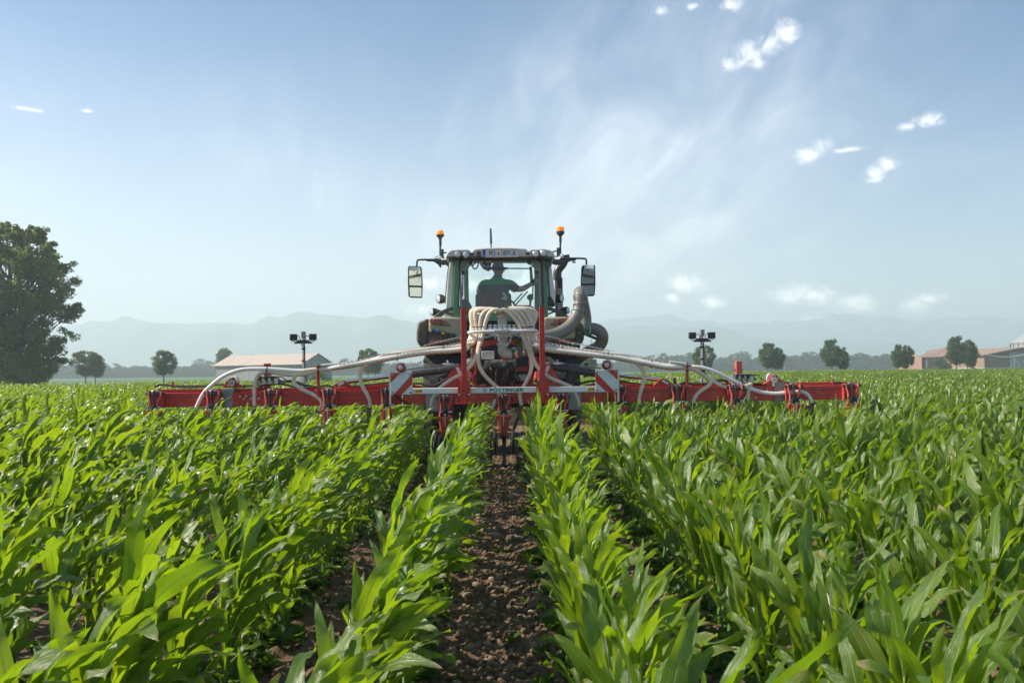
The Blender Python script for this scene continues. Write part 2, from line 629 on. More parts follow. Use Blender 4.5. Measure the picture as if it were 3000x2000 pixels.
def soil_height(x, y):
    fade = np.exp(-np.maximum(0, np.abs(x) - 4) / 3.0) * np.exp(-np.maximum(0, y - 14) / 5.0) * np.exp(-np.maximum(0, 0.5 - y) / 2)
    ph = (x - ROW0) / 0.75
    ridge = 0.020 * np.cos(2 * np.pi * (ph - 0.5))          # soil thrown up to the rows
    h = 0.026 * (vnoise(x * 7, y * 7, 1) - .5) + 0.030 * (vnoise(x * 18, y * 18, 2) - .5) + 0.024 * (vnoise(x * 42, y * 42, 3) - .5)
    h += 0.016 * np.sin(2 * np.pi * (x + 0.03 * vnoise(x * 3, y * 1.5, 6)) / 0.125) * vnoise(x * 1.5, y * 1.1, 7)     # grooves left by the tines
    h += 0.02 * (vnoise(x * 2.2, y * 2.2, 4) - .5)
    q = np.clip(1 - y / 9.5, 0, 1.0)
    fall = -0.13 * q * q * (3 - 2 * q) * np.exp(-np.maximum(0, -y - 10) / 30.0)
    return (h + ridge) * fade + fall          # the field falls away gently behind the machine


def ground_at(px, py):
    """where the line of sight through that spot of the photograph meets the soil"""
    Y = EYE * F / max(40.0, py - VPY)
    for _ in range(6):
        p = P(px, py, Y)
        z = float(soil_height(np.array([p.x]), np.array([Y]))[0])
        Y *= (EYE - z) / max(1e-6, EYE - p.z)
    p = P(px, py, Y)
    return p.x, Y, float(soil_height(np.array([p.x]), np.array([Y]))[0])


def stretch_axis(lo, hi, step, far_lo, far_hi, grow=1.35):
    a = list(np.arange(lo, hi, step))
    s, p = step, hi
    right = []
    while p < far_hi:
        right.append(p); s *= grow; p += s
    right.append(far_hi)
    s, p = step, lo
    left = []
    while p > far_lo:
        s *= grow; p -= s
        left.append(max(p, far_lo))
    return np.array(left[::-1] + a + right)


def soil_material():
    m = bpy.data.materials.new('stony_soil')
    m.use_nodes = True
    g = NT(m.node_tree)
    b = m.node_tree.nodes['Principled BSDF']
    tc = g.n('ShaderNodeTexCoord')
    o = tc.outputs['Object']
    n1 = g.noise(o, 3.0, 5.0)
    n2 = g.noise(o, 38.0, 6.0, 0.65)
    col = g.mix(n2, (0.085, 0.051, 0.028), (0.330, 0.205, 0.120))
    col = g.mix(g.m('MULTIPLY', n1, 0.5), col, (0.170, 0.106, 0.062))
    vo = g.n('ShaderNodeTexVoronoi')
    g.put(vo.inputs['Vector'], o)
    vo.inputs['Scale'].default_value = 70.0
    peb = g.ramp(vo.outputs['Distance'], (0.30, 0.22))
    col = g.mix(g.m('MULTIPLY', peb, g.ramp(g.noise(o, 20.0), (0.5, 0.62))), col, (0.17, 0.125, 0.085))
    g.put(b.inputs['Base Color'], col)
    b.inputs['Roughness'].default_value = 0.92
    bn = g.n('ShaderNodeBump')
    bn.inputs['Strength'].default_value = 0.9
    bn.inputs['Distance'].default_value = 0.02
    g.put(bn.inputs['Height'], g.m('ADD', g.noise(o, 60.0, 8.0, 0.7), g.m('MULTIPLY', peb, 0.25)))
    g.put(b.inputs['Normal'], bn.outputs[0])
    return m


M['soil'] = soil_material()


def make_ground():
    xs = stretch_axis(-2.6, 2.6, 0.022, -6000, 6000)
    ys = stretch_axis(1.2, 9.8, 0.024, -300, 6000)
    X, Y = np.meshgrid(xs, ys, indexing='ij')
    Z = soil_height(X, Y)
    nx, ny = len(xs), len(ys)
    V = np.stack([X, Y, Z], -1).reshape(-1, 3)
    i, j = np.meshgrid(np.arange(nx - 1), np.arange(ny - 1), indexing='ij')
    a = (i * ny + j).ravel()
    F4 = np.stack([a, a + ny, a + ny + 1, a + 1], -1)
    me = grid_mesh('ground', V, F4, M['soil'])
    tag(link_mesh('ground', me), kind='structure')


make_ground()


def meadow_material(name, c1, c2, c3):
    m = bpy.data.materials.new(name)
    m.use_nodes = True
    g = NT(m.node_tree)
    b = m.node_tree.nodes['Principled BSDF']
    tc = g.n('ShaderNodeTexCoord')
    mp = g.n('ShaderNodeMapping')
    mp.inputs['Scale'].default_value = (1.0, 0.25, 1.0)
    g.put(mp.inputs[0], tc.outputs['Object'])
    n1 = g.noise(mp.outputs[0], 0.06, 5.0)
    n2 = g.noise(tc.outputs['Object'], 1.8, 6.0, 0.7)
    col = g.mix(n1, c1, c2)
    col = g.mix(g.m('MULTIPLY', n2, 0.6), col, c3)
    g.put(b.inputs['Base Color'], col)
    b.inputs['Roughness'].default_value = 0.9
    bn = g.n('ShaderNodeBump')
    bn.inputs['Strength'].default_value = 0.7
    bn.inputs['Distance'].default_value = 0.3
    g.put(bn.inputs['Height'], n2)
    g.put(b.inputs['Normal'], bn.outputs[0])
    return m


M['meadow'] = meadow_material('young_crop_field', (0.075, 0.16, 0.045), (0.10, 0.19, 0.06), (0.06, 0.12, 0.03))
M['verge'] = meadow_material('dry_grass_verge', (0.16, 0.15, 0.07), (0.11, 0.15, 0.05), (0.20, 0.17, 0.09))


def corn_limit(x):
    """how far ahead the corn reaches"""
    return np.clip(47 + np.maximum(0, x + 6) * 1.6, 45, 100)


def sheet(name, poly, z, material):
    """a thin, gently uneven field laid over the ground"""
    b = MB()
    b.add([(x, y, z) for x, y in poly], [tuple(range(len(poly)))])
    return tag(b.build(name, material, None, smooth=False), kind='structure')


lim = [(x, float(corn_limit(np.float64(x)))) for x in (-5000, -60, -20, -4, 5, 15, 25, 31.3, 60, 5000)]
sheet('far_field', lim + [(5000, 5900), (-5000, 5900)], 0.010, M['meadow'])
sheet('grass_verge', [(-200, 48), (-6, 48), (0, 58), (0, 66), (-6, 56), (-200, 55)], 0.016, M['verge'])


# ------------------------------------------------------------------ hills
M['hill'] = mat('wooded_hill', (0.13, 0.16, 0.14), 0.95, dirt=(0.10, 0.13, 0.11), dirt_amt=0.3, dirt_scale=0.01, var=0.2)


def hill_range(name, Y, prof, depth):
    """a ridge with rounded slopes on both sides; prof = skyline measured in the photograph"""
    px = np.array([p[0] for p in prof], float)
    py = np.array([p[1] for p in prof], float)
    q = np.linspace(px[0], px[-1], 260)
    h = np.interp(q, px, py)
    top = [P(a, b, Y) for a, b in zip(q, h)]
    xs = np.array([t.x for t in top]); zs = np.array([t.z for t in top])
    k = np.hanning(9); k /= k.sum()
    zs = np.convolve(np.pad(zs, 4, mode='edge'), k, mode='valid')
    zs += (vnoise(xs / 22.0, xs * 0 + 3.3, 21) - .5) * 5 + (vnoise(xs / 7.0, xs * 0 + 8.3, 22) - .5) * 2
    steps = np.linspace(-1, 1, 15)
    V = []
    for s in steps:
        w = (math.cos(s * math.pi) * .5 + .5) ** 0.8
        yy = Y + s * depth + 30 * (vnoise(xs / 60.0, xs * 0 + s * 3, 23) - .5)
        V.append(np.stack([xs, yy, np.maximum(zs, 2) * w * (1 + 0.25 * (vnoise(xs / 40, xs * 0 + s * 6, 24) - .5) * (abs(s) > .05)) - 0.5 * (w < .02)], -1))
    V = np.array(V)
    ns, nq = V.shape[:2]
    i, j = np.meshgrid(np.arange(ns - 1), np.arange(nq - 1), indexing='ij')
    a = (i * nq + j).ravel()
    F4 = np.stack([a, a + 1, a + nq + 1, a + nq], -1)
    tag(link_mesh(name, grid_mesh(name, V.reshape(-1, 3), F4, M['hill'])), kind='structure')


hill_range('hills', 1850, [(-900, 985), (-500, 950), (-200, 965), (100, 962), (200, 953), (286, 946), (368, 932), (428, 946), (518, 948), (571, 952),
           (643, 941), (740, 955), (801, 940), (860, 918), (893, 912), (970, 925), (1030, 931), (1090, 930), (1186, 944), (1300, 952), (1500, 962),
           (1750, 966), (1900, 962), (2010, 953), (2056, 957), (2158, 984), (2260, 1000), (2400, 990), (2560, 1004), (2800, 1010), (3100, 1000), (3500, 985), (4000, 1000)], 330)
hill_range('far_hills', 2500, [(1500, 985), (1700, 960), (1870, 925), (1930, 930), (2100, 948), (2300, 945), (2404, 933), (2472, 918), (2553, 930), (2717, 939),
           (2865, 927), (3000, 938), (3300, 915), (3700, 935), (4100, 950)], 300)


# ------------------------------------------------------------------ foliage
def leaf_material(name, c1, c2, trans, tmix=0.25):
    m = bpy.data.materials.new(name)
    m.use_nodes = True
    g = NT(m.node_tree)
    b = m.node_tree.nodes['Principled BSDF']
    out = m.node_tree.nodes['Material Output']
    tc = g.n('ShaderNodeTexCoord')
    geo = g.n('ShaderNodeNewGeometry')
    n1 = g.noise(tc.outputs['Object'], 0.7, 3.0)
    rnd = geo.outputs['Random Per Island']
    col = g.mix(g.m('ADD', g.m('MULTIPLY', n1, 0.6), g.m('MULTIPLY', rnd, 0.4)), c1, c2)
    g.put(b.inputs['Base Color'], col)
    b.inputs['Roughness'].default_value = 0.5
    b.inputs['Specular IOR Level'].default_value = 0.3
    tr = g.n('ShaderNodeBsdfTranslucent')
    g.put(tr.inputs[0], g.mix(rnd, trans, tuple(c * 0.7 for c in trans)))
    mx = g.n('ShaderNodeMixShader')
    mx.inputs[0].default_value = tmix
    g.t.links.new(b.outputs[0], mx.inputs[1])
    g.t.links.new(tr.outputs[0], mx.inputs[2])
    g.t.links.new(mx.outputs[0], out.inputs[0])
    return m


M['poplar'] = leaf_material('poplar_leaves', (0.075, 0.13, 0.035), (0.16, 0.215, 0.06), (0.30, 0.40, 0.05), 0.42)
M['maple'] = leaf_material('maple_leaves', (0.05, 0.10, 0.034), (0.10, 0.155, 0.052), (0.20, 0.28, 0.04), 0.35)
M['wood_leaf'] = leaf_material('woodland_leaves', (0.035, 0.065, 0.030), (0.07, 0.10, 0.045), (0.09, 0.13, 0.03))
M['bush_leaf'] = leaf_material('bush_leaves', (0.05, 0.10, 0.025), (0.09, 0.15, 0.04), (0.15, 0.20, 0.03))
M['bark'] = mat('grey_brown_bark', (0.085, 0.068, 0.052), 0.9, bump=0.7, bump_scale=14, var=0.2)


def leaf_cloud(r, centers, radii, counts, size, squash=(1, 1, 1)):
    """many small leaf faces spread through clumps -> vertices, quads"""
    C, S = [], []
    for c, rad, n in zip(centers, radii, counts):
        d = r.normal(size=(n, 3))
        d /= np.linalg.norm(d, axis=1)[:, None]
        q = r.random(n) ** 0.45
        C.append(np.asarray(c) + d * q[:, None] * np.asarray(rad))
    C = np.concatenate(C)
    n = len(C)
    nrm = r.normal(size=(n, 3)) + np.array([0, 0, 0.7])
    nrm /= np.linalg.norm(nrm, axis=1)[:, None]
    a = np.cross(nrm, r.normal(size=(n, 3)))
    a /= np.linalg.norm(a, axis=1)[:, None]
    b = np.cross(nrm, a)
    s = size * (0.6 + 0.8 * r.random(n))[:, None]
    V = np.stack([C - a * s * .5, C + b * s * .32 + nrm * s * .06, C + a * s * .5, C - b * s * .32 + nrm * s * .06], 1).reshape(-1, 3)
    F4 = np.arange(4 * n).reshape(-1, 4)
    return V, F4


def outline_tree(r, h, prof, n_clumps, clump, leaves, size, stems=1, trunk_r=0.12, crown_base=0.3, spike=0.0, squash=1.0):
    """prof(t) = crown radius (in metres) at relative height t; returns trunk MB and leaf arrays, base at origin"""
    tb = MB()
    tips = []
    roots = []
    for s in range(stems):
        a = s * 2 * math.pi / max(1, stems) + r.random()
        lean = 0.0 if stems == 1 else 0.35
        roots.append((math.cos(a) * 0.12 * (stems > 1), math.sin(a) * 0.12 * (stems > 1),
                      math.cos(a) * lean * prof(0.6), math.sin(a) * lean * prof(0.6)))
    for (bx, by, tx, ty) in roots:
        pts = [(bx, by, -0.1)]
        for k in range(1, 7):
            t = k / 6.0 * 0.86
            pts.append((bx + tx * t ** 1.4 + r.normal() * 0.02 * h * 0.3, by + ty * t ** 1.4 + r.normal() * 0.02 * h * 0.3, t * h))
        tb.tube(pts, trunk_r, 7, 3, radii=(trunk_r, trunk_r * 0.14))
    cs, rs, ns = [], [], []
    for k in range(n_clumps):
        t = crown_base + (1 - crown_base) * (r.random() ** 0.9)
        pr = prof(t)
        a = r.random() * 2 * math.pi
        q = 0.30 + 0.62 * math.sqrt(r.random())
        cr = clump * (0.65 + 0.7 * r.random()) * (0.75 if t > 0.85 else 1.0)
        x, y, z = math.cos(a) * pr * q, math.sin(a) * pr * q, t * h - cr * 0.3
        cs.append((x, y, z))
        rs.append((cr, cr, cr * 0.72 * squash))
        ns.append(int(leaves * (cr / clump) ** 2))
        # limb from the stem to the clump
        zb = max(crown_base * h * 0.75, z - pr * (0.5 + 0.5 * r.random()))
        bx, by, tx, ty = roots[k % len(roots)]
        tt = (zb / h)
        p0 = Vector((bx + tx * tt ** 1.4, by + ty * tt ** 1.4, zb))
        p2 = Vector((x, y, z))
        pm = p0.lerp(p2, 0.5) + Vector((0, 0, -0.08 * (p2 - p0).length))
        tb.tube([p0, pm, p2], 0.03, 5, 3, radii=(trunk_r * 0.30, trunk_r * 0.07))
        if spike:        # trailing sprays along the limb direction
            d = (p2 - p0).normalized()
            for q2 in (0.8, 1.35):
                e = p2 + d * cr * q2 + Vector((r.normal(), r.normal(), r.normal())) * cr * 0.25
                cs.append(tuple(e)); rs.append((cr * .55, cr * .55, cr * .42)); ns.append(int(leaves * 0.33))
    V, F4 = leaf_cloud(r, cs, rs, ns, size)
    return tb, V, F4


def place_tree(name, loc, built, label, group, leafm, scale=1.0, rz=0.0, cat='tree', sxy=1.0):
    tb, V, F4 = built
    t = thing(name, loc, label, cat, group, rz)
    t.scale = (scale * sxy, scale * sxy, scale)
    if isinstance(tb, MB):
        me = bpy.data.meshes.new('trunk')
        me.from_pydata(tb.v, [], tb.f)
        me.shade_smooth()
        me.materials.append(M['bark'])
        lm = grid_mesh('crown', V, F4, leafm, smooth=False)
        built = (me, lm, None)
    else:
        me, lm = tb, V
    a = bpy.data.objects.new('trunk', me); COL.objects.link(a); a.parent = t
    b = bpy.data.objects.new('crown', lm); COL.objects.link(b); b.parent = t
    return built


r = np.random.default_rng(5)
# the big tree at the field edge
BIG_Y = 62.0
base = P(45, 1130, BIG_Y); base.z = 0
ppm = F / BIG_Y
bh = P(60, 668, BIG_Y).z
tt_ = [0.0, 0.06, 0.16, 0.26, 0.36, 0.46, 0.56, 0.66, 0.76, 0.84, 0.90, 0.96, 1.0]
rr_ = [1.3, 1.9, 2.7, 3.4, 3.8, 4.1, 4.3, 4.4, 4.3, 3.8, 3.0, 2.0, 1.0]
big = outline_tree(r, bh, lambda t: float(np.interp(t, tt_, rr_)), 215, 0.72, 240, 0.19, stems=4, trunk_r=0.30, crown_base=0.05, spike=1.0)
place_tree('poplar_tree', base, big, 'tall many-stemmed tree with ragged dark crown reaching almost to the ground at the field edge', None, M['poplar'])
lowb = outline_tree(r, 2.6, lambda t: 1.9 * math.sin(math.pi * min(1, 0.25 + t * 0.72)), 26, 0.55, 210, 0.17, stems=3, trunk_r=0.05, crown_base=0.1)
place_tree('bush', base + Vector((1.4, -1.2, 0)), lowb, 'dense dark bush growing at the foot of the tall many-stemmed tree', None, M['poplar'], cat='bush')

# the round avenue trees
TREE_Y = 108.0
kinds = []
for k in range(4):
    rk = np.random.default_rng(40 + k)
    pr = [lambda t: 1.75 * math.sin(math.pi * min(1, max(0, (t - .26) / .80))) ** .6,
          lambda t: 1.55 * math.sin(math.pi * min(1, max(0, (t - .24) / .84))) ** .7,
          lambda t: 1.30 * math.sin(math.pi * min(1, max(0, (t - .28) / .82))) ** .8,
          lambda t: 2.05 * math.sin(math.pi * min(1, max(0, (t - .30) / .76))) ** .55][k]
    kinds.append((outline_tree(rk, 4.6, pr, 74, 0.50, 105, 0.19, 1, 0.10, 0.34), pr))
built = [None] * 4
small = [  # px of trunk, py of top, half width in px, kind, distance, label
    (250, 1027, 46, 3, 108, 'broad umbrella-crowned tree standing next to the tall ragged tree'),
    (278, 1036, 30, 1, 111, 'smaller tree whose crown merges with the broad umbrella-crowned tree'),
    (478, 1027, 40, 0, 106, 'single maple-like tree with round crown standing alone before the grey barn'),
    (657, 1021, 30, 1, 175, 'dark tree rising behind the gable end of the grey barn roof'),
    (1078, 1020, 36, 3, 112, 'flat-topped tree behind the arched cream hose, beyond the striped warning board'),
    (1098, 1030, 26, 2, 115, 'slender companion tree behind the flat-topped tree and the arched cream hose'),
    (1722, 1040, 28, 0, 108, 'dark tree half hidden by the looped grey suction hose'),
    (2063, 1012, 39, 3, 108, 'wide tree directly behind the lamp mast of the hoe'),
    (2249, 1005, 30, 0, 108, 'larger tree of the pair behind the red upright and valve block'),
    (2278, 1017, 23, 2, 110, 'smaller tree of the pair behind the red upright and valve block'),
    (2436, 995, 31, 0, 108, 'taller tree of the pair above the outer wing tip of the hoe'),
    (2464, 1019, 24, 1, 110, 'shorter tree of the pair above the outer wing tip of the hoe'),
    (2631, 1008, 20, 2, 108, 'narrow pointed tree of the pair standing before the hedge near the brick farm'),
    (2658, 1013, 22, 1, 109, 'rounder tree of the pair standing before the hedge near the brick farm'),
    (2802, 986, 33, 0, 110, 'taller tree in front of the white door of the brick farm'),
    (2834, 998, 31, 1, 109, 'second tree in front of the brick farm, just beside the tall one'),
]
for i, (px, py, hw, k, Y, lab) in enumerate(small):
    top = P(px, py, Y)
    sc_ = top.z / 4.6
    hwm = hw / F * Y
    base_r = [1.75, 1.55, 1.30, 2.05][k] + 0.25
    b = kinds[k][0] if built[k] is None else built[k]
    built[k] = place_tree('round_tree', (top.x, Y, 0), b, lab, 'trees along the far field', M['maple'], sc_, rz=i * 1.3, sxy=hwm / (base_r * sc_))

# the wood on the horizon: one mass
wm = []
for k in range(5):
    rk = np.random.default_rng(70 + k)
    hh = 4.6
    pr = (lambda t, k=k: (2.1 + 0.25 * k) * math.sin(math.pi * min(1, 0.18 + t * 0.80)) ** .6)
    tb, V, F4 = outline_tree(rk, hh, pr, 30, 0.85, 42, 0.42, 1, 0.12, 0.06)
    wm.append(grid_mesh('wood_crown', V, F4, M['wood_leaf'], smooth=False))
n = 900
wx = np.sort(rng.uniform(-400, 430, n))
wy = 390 + rng.uniform(-14, 50, n)
env = 0.55 + 0.42 * vnoise(wx / 26, wx * 0 + 1.7, 31) + 0.35 * vnoise(wx / 9, wx * 0 + 4.1, 32)
env *= np.where(wx > 80, 1.12, 1.0)
sc_ = env * rng.uniform(0.85, 1.2, n) * 1.35
tall = rng.random(n) < 0.07
sc_[tall] *= 1.4
scatter('distant_wood', np.stack([wx, wy, np.full(n, -0.2)], -1), np.stack([np.zeros(n), np.zeros(n), rng.uniform(0, 6.28, n)], -1),
        np.stack([sc_ * 1.15, sc_ * 1.15, sc_], -1), rng.integers(0, 5, n), library('wood_kinds', wm),
        'hazy band of far-off woodland closing the fields', 'woodland')


# ------------------------------------------------------------------ farm buildings
M['block'] = mat('grey_block_wall', (0.30, 0.30, 0.29), 0.9, dirt=(0.19, 0.19, 0.18), dirt_amt=0.3, dirt_scale=0.5)
M['tanroof'] = mat('tan_corrugated_roof', (0.55, 0.44, 0.36), 0.75, dirt=(0.44, 0.33, 0.26), dirt_amt=0.2, dirt_scale=0.4)
stripe_bump(M['tanroof'], 'X', 8.0, 0.6)
M['brick'] = mat('orange_brick_wall', (0.34, 0.21, 0.15), 0.9, dirt=(0.28, 0.19, 0.14), dirt_amt=0.2, dirt_scale=0.6)
M['darkclad'] = mat('brown_clad_gable', (0.24, 0.18, 0.145), 0.85, dirt=(0.28, 0.22, 0.18), dirt_amt=0.2, dirt_scale=0.4)
M['tile'] = mat('red_tile_roof', (0.34, 0.22, 0.175), 0.85, dirt=(0.29, 0.19, 0.15), dirt_amt=0.2, dirt_scale=0.5)
stripe_bump(M['tile'], 'X', 9.0, 0.5)
M['plinth'] = mat('pale_concrete_plinth', (0.42, 0.41, 0.38), 0.9, dirt=(0.30, 0.29, 0.27), dirt_amt=0.25, dirt_scale=0.5)
M['door'] = mat('cream_sliding_door', (0.62, 0.60, 0.50), 0.7)
M['pane'] = mat('pale_window_pane', (0.35, 0.40, 0.42), 0.2)
M['silo'] = mat('ribbed_silo_steel', (0.34, 0.36, 0.37), 0.6, metal=0.15)
stripe_bump(M['silo'], 'Z', 6.0, 0.6)


def ext(a, b, z0, z1, th, out):
    """upright wall slab between plan points a, b, th thick towards -out"""
    a, b = Vector((*a, 0)), Vector((*b, 0))
    o = Vector((*out, 0)).normalized() * th
    return [Vector((a.x, a.y, z0)), Vector((b.x, b.y, z0)), Vector((b.x, b.y, z1)), Vector((a.x, a.y, z1))], -o


def barn():
    B0 = P(885, 1120, 138); A0 = P(631, 1120, 150); C0 = P(936, 1120, 150)
    B, A, Cc = Vector((B0.x, B0.y)), Vector((A0.x, A0.y)), Vector((C0.x, C0.y))
    u = (A - B).normalized()
    w = Vector((-u.y, u.x)); w = w if w.y > 0 else -w
    wid = 7.4
    L = (A - B).length
    D1 = B + w * wid
    D0 = A + w * wid
    ze, zr = 2.95, 4.75
    root = thing('barn', (B.x, B.y, 0), 'long grey block barn with tan corrugated gable roof beyond the corn', 'barn')
    b = MB(); b.prism(*ext(B, A, 0, ze, .25, -w)); b.build('front_wall', M['block'], root)
    b = MB(); b.prism(*ext(D1, D0, 0, ze, .25, w)); b.build('rear_wall', M['block'], root)
    for nm, p, q in (('gable_wall', B, D1), ('gable_wall', A, D0)):
        mid = (p + q) / 2
        b = MB()
        b.prism([(p.x, p.y, 0), (q.x, q.y, 0), (q.x, q.y, ze), (mid.x, mid.y, zr - .08), (p.x, p.y, ze)], Vector((u.x, u.y, 0)) * (.25 if p is B else -.25))
        b.build(nm, M['block'], root)
    mB, mA = (B + D1) / 2 - u * .35, (A + D0) / 2 + u * .35
    for e0, e1 in ((B - u * .35 - w * .4, A + u * .35 - w * .4), (D1 - u * .35 + w * .4, D0 + u * .35 + w * .4)):
        b = MB()
        b.prism([(e0.x, e0.y, ze - .16), (e1.x, e1.y, ze - .16), (mA.x, mA.y, zr), (mB.x, mB.y, zr)], (0, 0, .1))
        b.build('roof', M['tanroof'], root)
    # tall door on the gable, two vents, joints between the wall panels
    b = MB(); q = B + w * 2.2 - u * .02
    b.prism([(q.x, q.y, 0.05), (q.x + w.x * 3, q.y + w.y * 3, 0.05), (q.x + w.x * 3, q.y + w.y * 3, 2.4), (q.x, q.y, 2.4)], Vector((u.x, u.y, 0)) * -.05)
    b.build('door', M['grey'], root)
    for k in range(1, 5):
        q = B + u * L * k / 5 - w * .03
        b = MB(); b.prism(*ext(q, q + u * .22, 0, ze - .02, .05, -w)); b.build('pilaster', M['plinth'], root)

    return root


barn()
dk = outline_tree(np.random.default_rng(9), 1.3, lambda t: 1.5 * math.sin(math.pi * min(1, .3 + t * .68)), 14, .5, 120, .16, 1, .03, .1)
q = P(938, 1110, 90)
place_tree('bush', (q.x, 90, 0), dk, 'low dark bush at the field edge beside the grey barn', None, M['maple'], cat='bush')


def farm():
    Y0 = 150.0
    Z = lambda px, py: P(px, py, Y0).z
    X = lambda px: P(px, 1060, Y0).x
    root = thing('farm_building', (X(2884), Y0, 0), 'long orange brick farm building with red tile roof and brown gable', 'farm building')
    ze = Z(2884, 1039)
    zr = Z(2988, 1020)
    x0, x1 = X(2791), X(2884)
    gx = X(2988)
    wid = (gx - x1) * 2
    ye = Y0 + 1.0
    # long side wall (seen at an angle it recedes towards the left)
    b = MB(); b.prism([(x0, ye + 12, 0.9), (x1, Y0, 0.9), (x1, Y0, ze), (x0, ye + 12, ze)], (.2, .2, 0)); b.build('side_wall', M['brick'], root)
    b = MB(); b.prism([(x0 - .1, ye + 11.9, 0), (x1, Y0 - .08, 0), (x1, Y0 - .08, .9), (x0 - .1, ye + 11.9, .9)], (.3, .3, 0)); b.build('plinth', M['plinth'], root)
    # gable wall facing the field
    b = MB(); b.prism([(x1, Y0, 0.9), (x1 + wid, Y0, 0.9), (x1 + wid, Y0, ze), (gx, Y0, zr), (x1, Y0, ze)], (0, .25, 0)); b.build('gable_wall', M['darkclad'], root)
    b = MB(); b.prism([(x1, Y0 - .1, 0), (x1 + wid, Y0 - .1, 0), (x1 + wid, Y0 - .1, .9), (x1, Y0 - .1, .9)], (0, .3, 0)); b.build('plinth', M['plinth'], root)
    # roof planes
    bk = Vector((x0 - x1, 13.0, 0))
    b = MB(); b.prism([(x1 - .4, Y0 - .5, ze - .10), (gx, Y0 - .5, zr + .08), (gx + bk.x, Y0 + bk.y, zr + .08), (x1 - .4 + bk.x, Y0 + bk.y, ze - .10)], (0, 0, .12)); b.build('roof', M['tile'], root)
    b = MB(); b.prism([(gx, Y0 - .5, zr + .08), (x1 + wid + .4, Y0 - .5, ze - .10), (x1 + wid + .4 + bk.x, Y0 + bk.y, ze - .10), (gx + bk.x, Y0 + bk.y, zr + .08)], (0, 0, .12)); b.build('roof', M['tile'], root)
    b = MB(); b.bar((x1 - .4, Y0 - .52, ze - .06), (gx, Y0 - .52, zr + .12), .08, .16); b.build('verge_board', M['plinth'], root)
    b = MB(); b.box((X(2935), Y0 - .08, Z(2935, 1037)), (4.4, .12, .14)); b.build('canopy_rail', M['dgrey'], root)
    b = MB(); b.box((X(2978), Y0 - .12, Z(2978, 1056)), (X(3005) - X(2962), .1, 3.0)); b.build('sliding_door', M['silo'], root)
    d = Vector((x1 - x0, -(ye + 12 - Y0), 0)).normalized()
    for px in (2870, 2852, 2832):
        t = (X(px) - x0) / (x1 - x0)
        c = Vector((x0, ye + 12, 0)).lerp(Vector((x1, Y0, 0)), t) + Vector((d.y, -d.x, 0)) * .06
        f = MB().box((c.x, c.y, (0.9 + ze) / 2 + .1), (.55, .12, ze - 1.5)).build('window', M['pane'], root)
    # low front wing with its own roof
    w0, w1 = X(2703), X(2812)
    wy = Y0 + 8.0
    s = wy / Y0
    w0, w1 = P(2703, 1060, wy).x, P(2812, 1060, wy).x
    we = P(2710, 1046, wy).z
    wr = P(2775, 1031, wy).z
    root2 = thing('farm_wing', (w0, wy, 0), 'low brick wing with pale sliding door and shallow red roof, partly behind trees', 'farm building')
    b = MB(); b.prism([(w0, wy, .8), (w1, wy, .8), (w1, wy, we), (w0, wy, we)], (0, .25, 0)); b.build('front_wall', M['brick'], root2)
    b = MB(); b.prism([(w0 - .05, wy - .08, 0), (w1, wy - .08, 0), (w1, wy - .08, .8), (w0 - .05, wy - .08, .8)], (0, .3, 0)); b.build('plinth', M['plinth'], root2)
    b = MB(); b.prism([(w0, wy, 0), (w0, wy, we), (w0, wy + 5, wr), (w0, wy + 10, we), (w0, wy + 10, 0)], (.25, 0, 0)); b.build('end_wall', M['brick'], root2)
    b = MB(); b.prism([(w0 - .3, wy - .5, we - .12), (w1 + .2, wy - .5, we - .12), (w1 + .2, wy + 5, wr + 1.0), (w0 + 3.6, wy + 5, wr + .25)], (0, 0, .12)); b.build('roof', M['tile'], root2)
    for px, wpx, z0, z1, mm, nm in ((2796, 22, .05, P(2796, 1049, wy).z, 'door', 'sliding_door'), (2715, 5, 1.0, we - .25, 'pane', 'window'), (2736, 6, 1.0, we - .25, 'pane', 'window')):
        b = MB(); xx = P(px, 1060, wy).x; ww = wpx / F * wy
        b.box((xx, wy - .14, (z0 + z1) / 2), (ww, .1, z1 - z0)); b.build(nm, M[mm], root2)
    # grain silo at the end of the yard
    sy = 172.0
    l = P(2970, 1005, sy)
    rad = 4.0
    cx = l.x + rad
    top = P(3000, 984, sy).z
    root3 = thing('grain_silo', (cx, sy, 0), 'round grey steel grain silo with conical roof behind the brick farm', 'silo')
    MB().lathe([(rad, 0), (rad, l.z)], (cx, sy, 0), (0, 0, 1), 40).build('shell', M['silo'], root3)
    MB().lathe([(rad + .15, l.z - .05), (rad + .15, l.z + .05), (.5, l.z + 3.0), (.5, l.z + 3.3), (.0, l.z + 3.4)], (cx, sy, 0), (0, 0, 1), 40).build('roof', M['silo'], root3)
    for k in range(20):
        a = 2 * math.pi * k / 20
        MB().box((cx + math.cos(a) * (rad + .05), sy + math.sin(a) * (rad + .05), l.z / 2), (.09, .09, l.z)).build('stiffener', M['dgrey'], root3)
    # irrigation machine in front of the farm
    iy = 128.0
    root4 = thing('irrigation_boom', P(2975, 1075, iy) * 1.0, 'long pale irrigation pipe on a braced stand before the brick farm', 'irrigation boom')
    root4.location.z = 0
    ORG[root4.name] = Vector(root4.location)
    pts = [P(2889, 1037.5, iy), P(2925, 1044.5, iy), P(2966, 1044.5, iy), P(3000, 1038, iy), P(3040, 1030, iy)]
    MB().tube(pts, .075, 6, 4).build('pipe', M['door'], root4)
    st = P(2973, 1045, iy)
    for dx, dy in ((-.75, -.8), (.75, -.8), (-.75, .8), (.75, .8)):
        MB().cyl((st.x, iy, st.z), (st.x + dx, iy + dy, 0.0), .035, n=6).build('leg', M['grey'], root4)
    MB().cyl((st.x + .1, iy, st.z), (st.x + 3.4, iy, 1.7), .03, n=6).build('brace', M['grey'], root4)


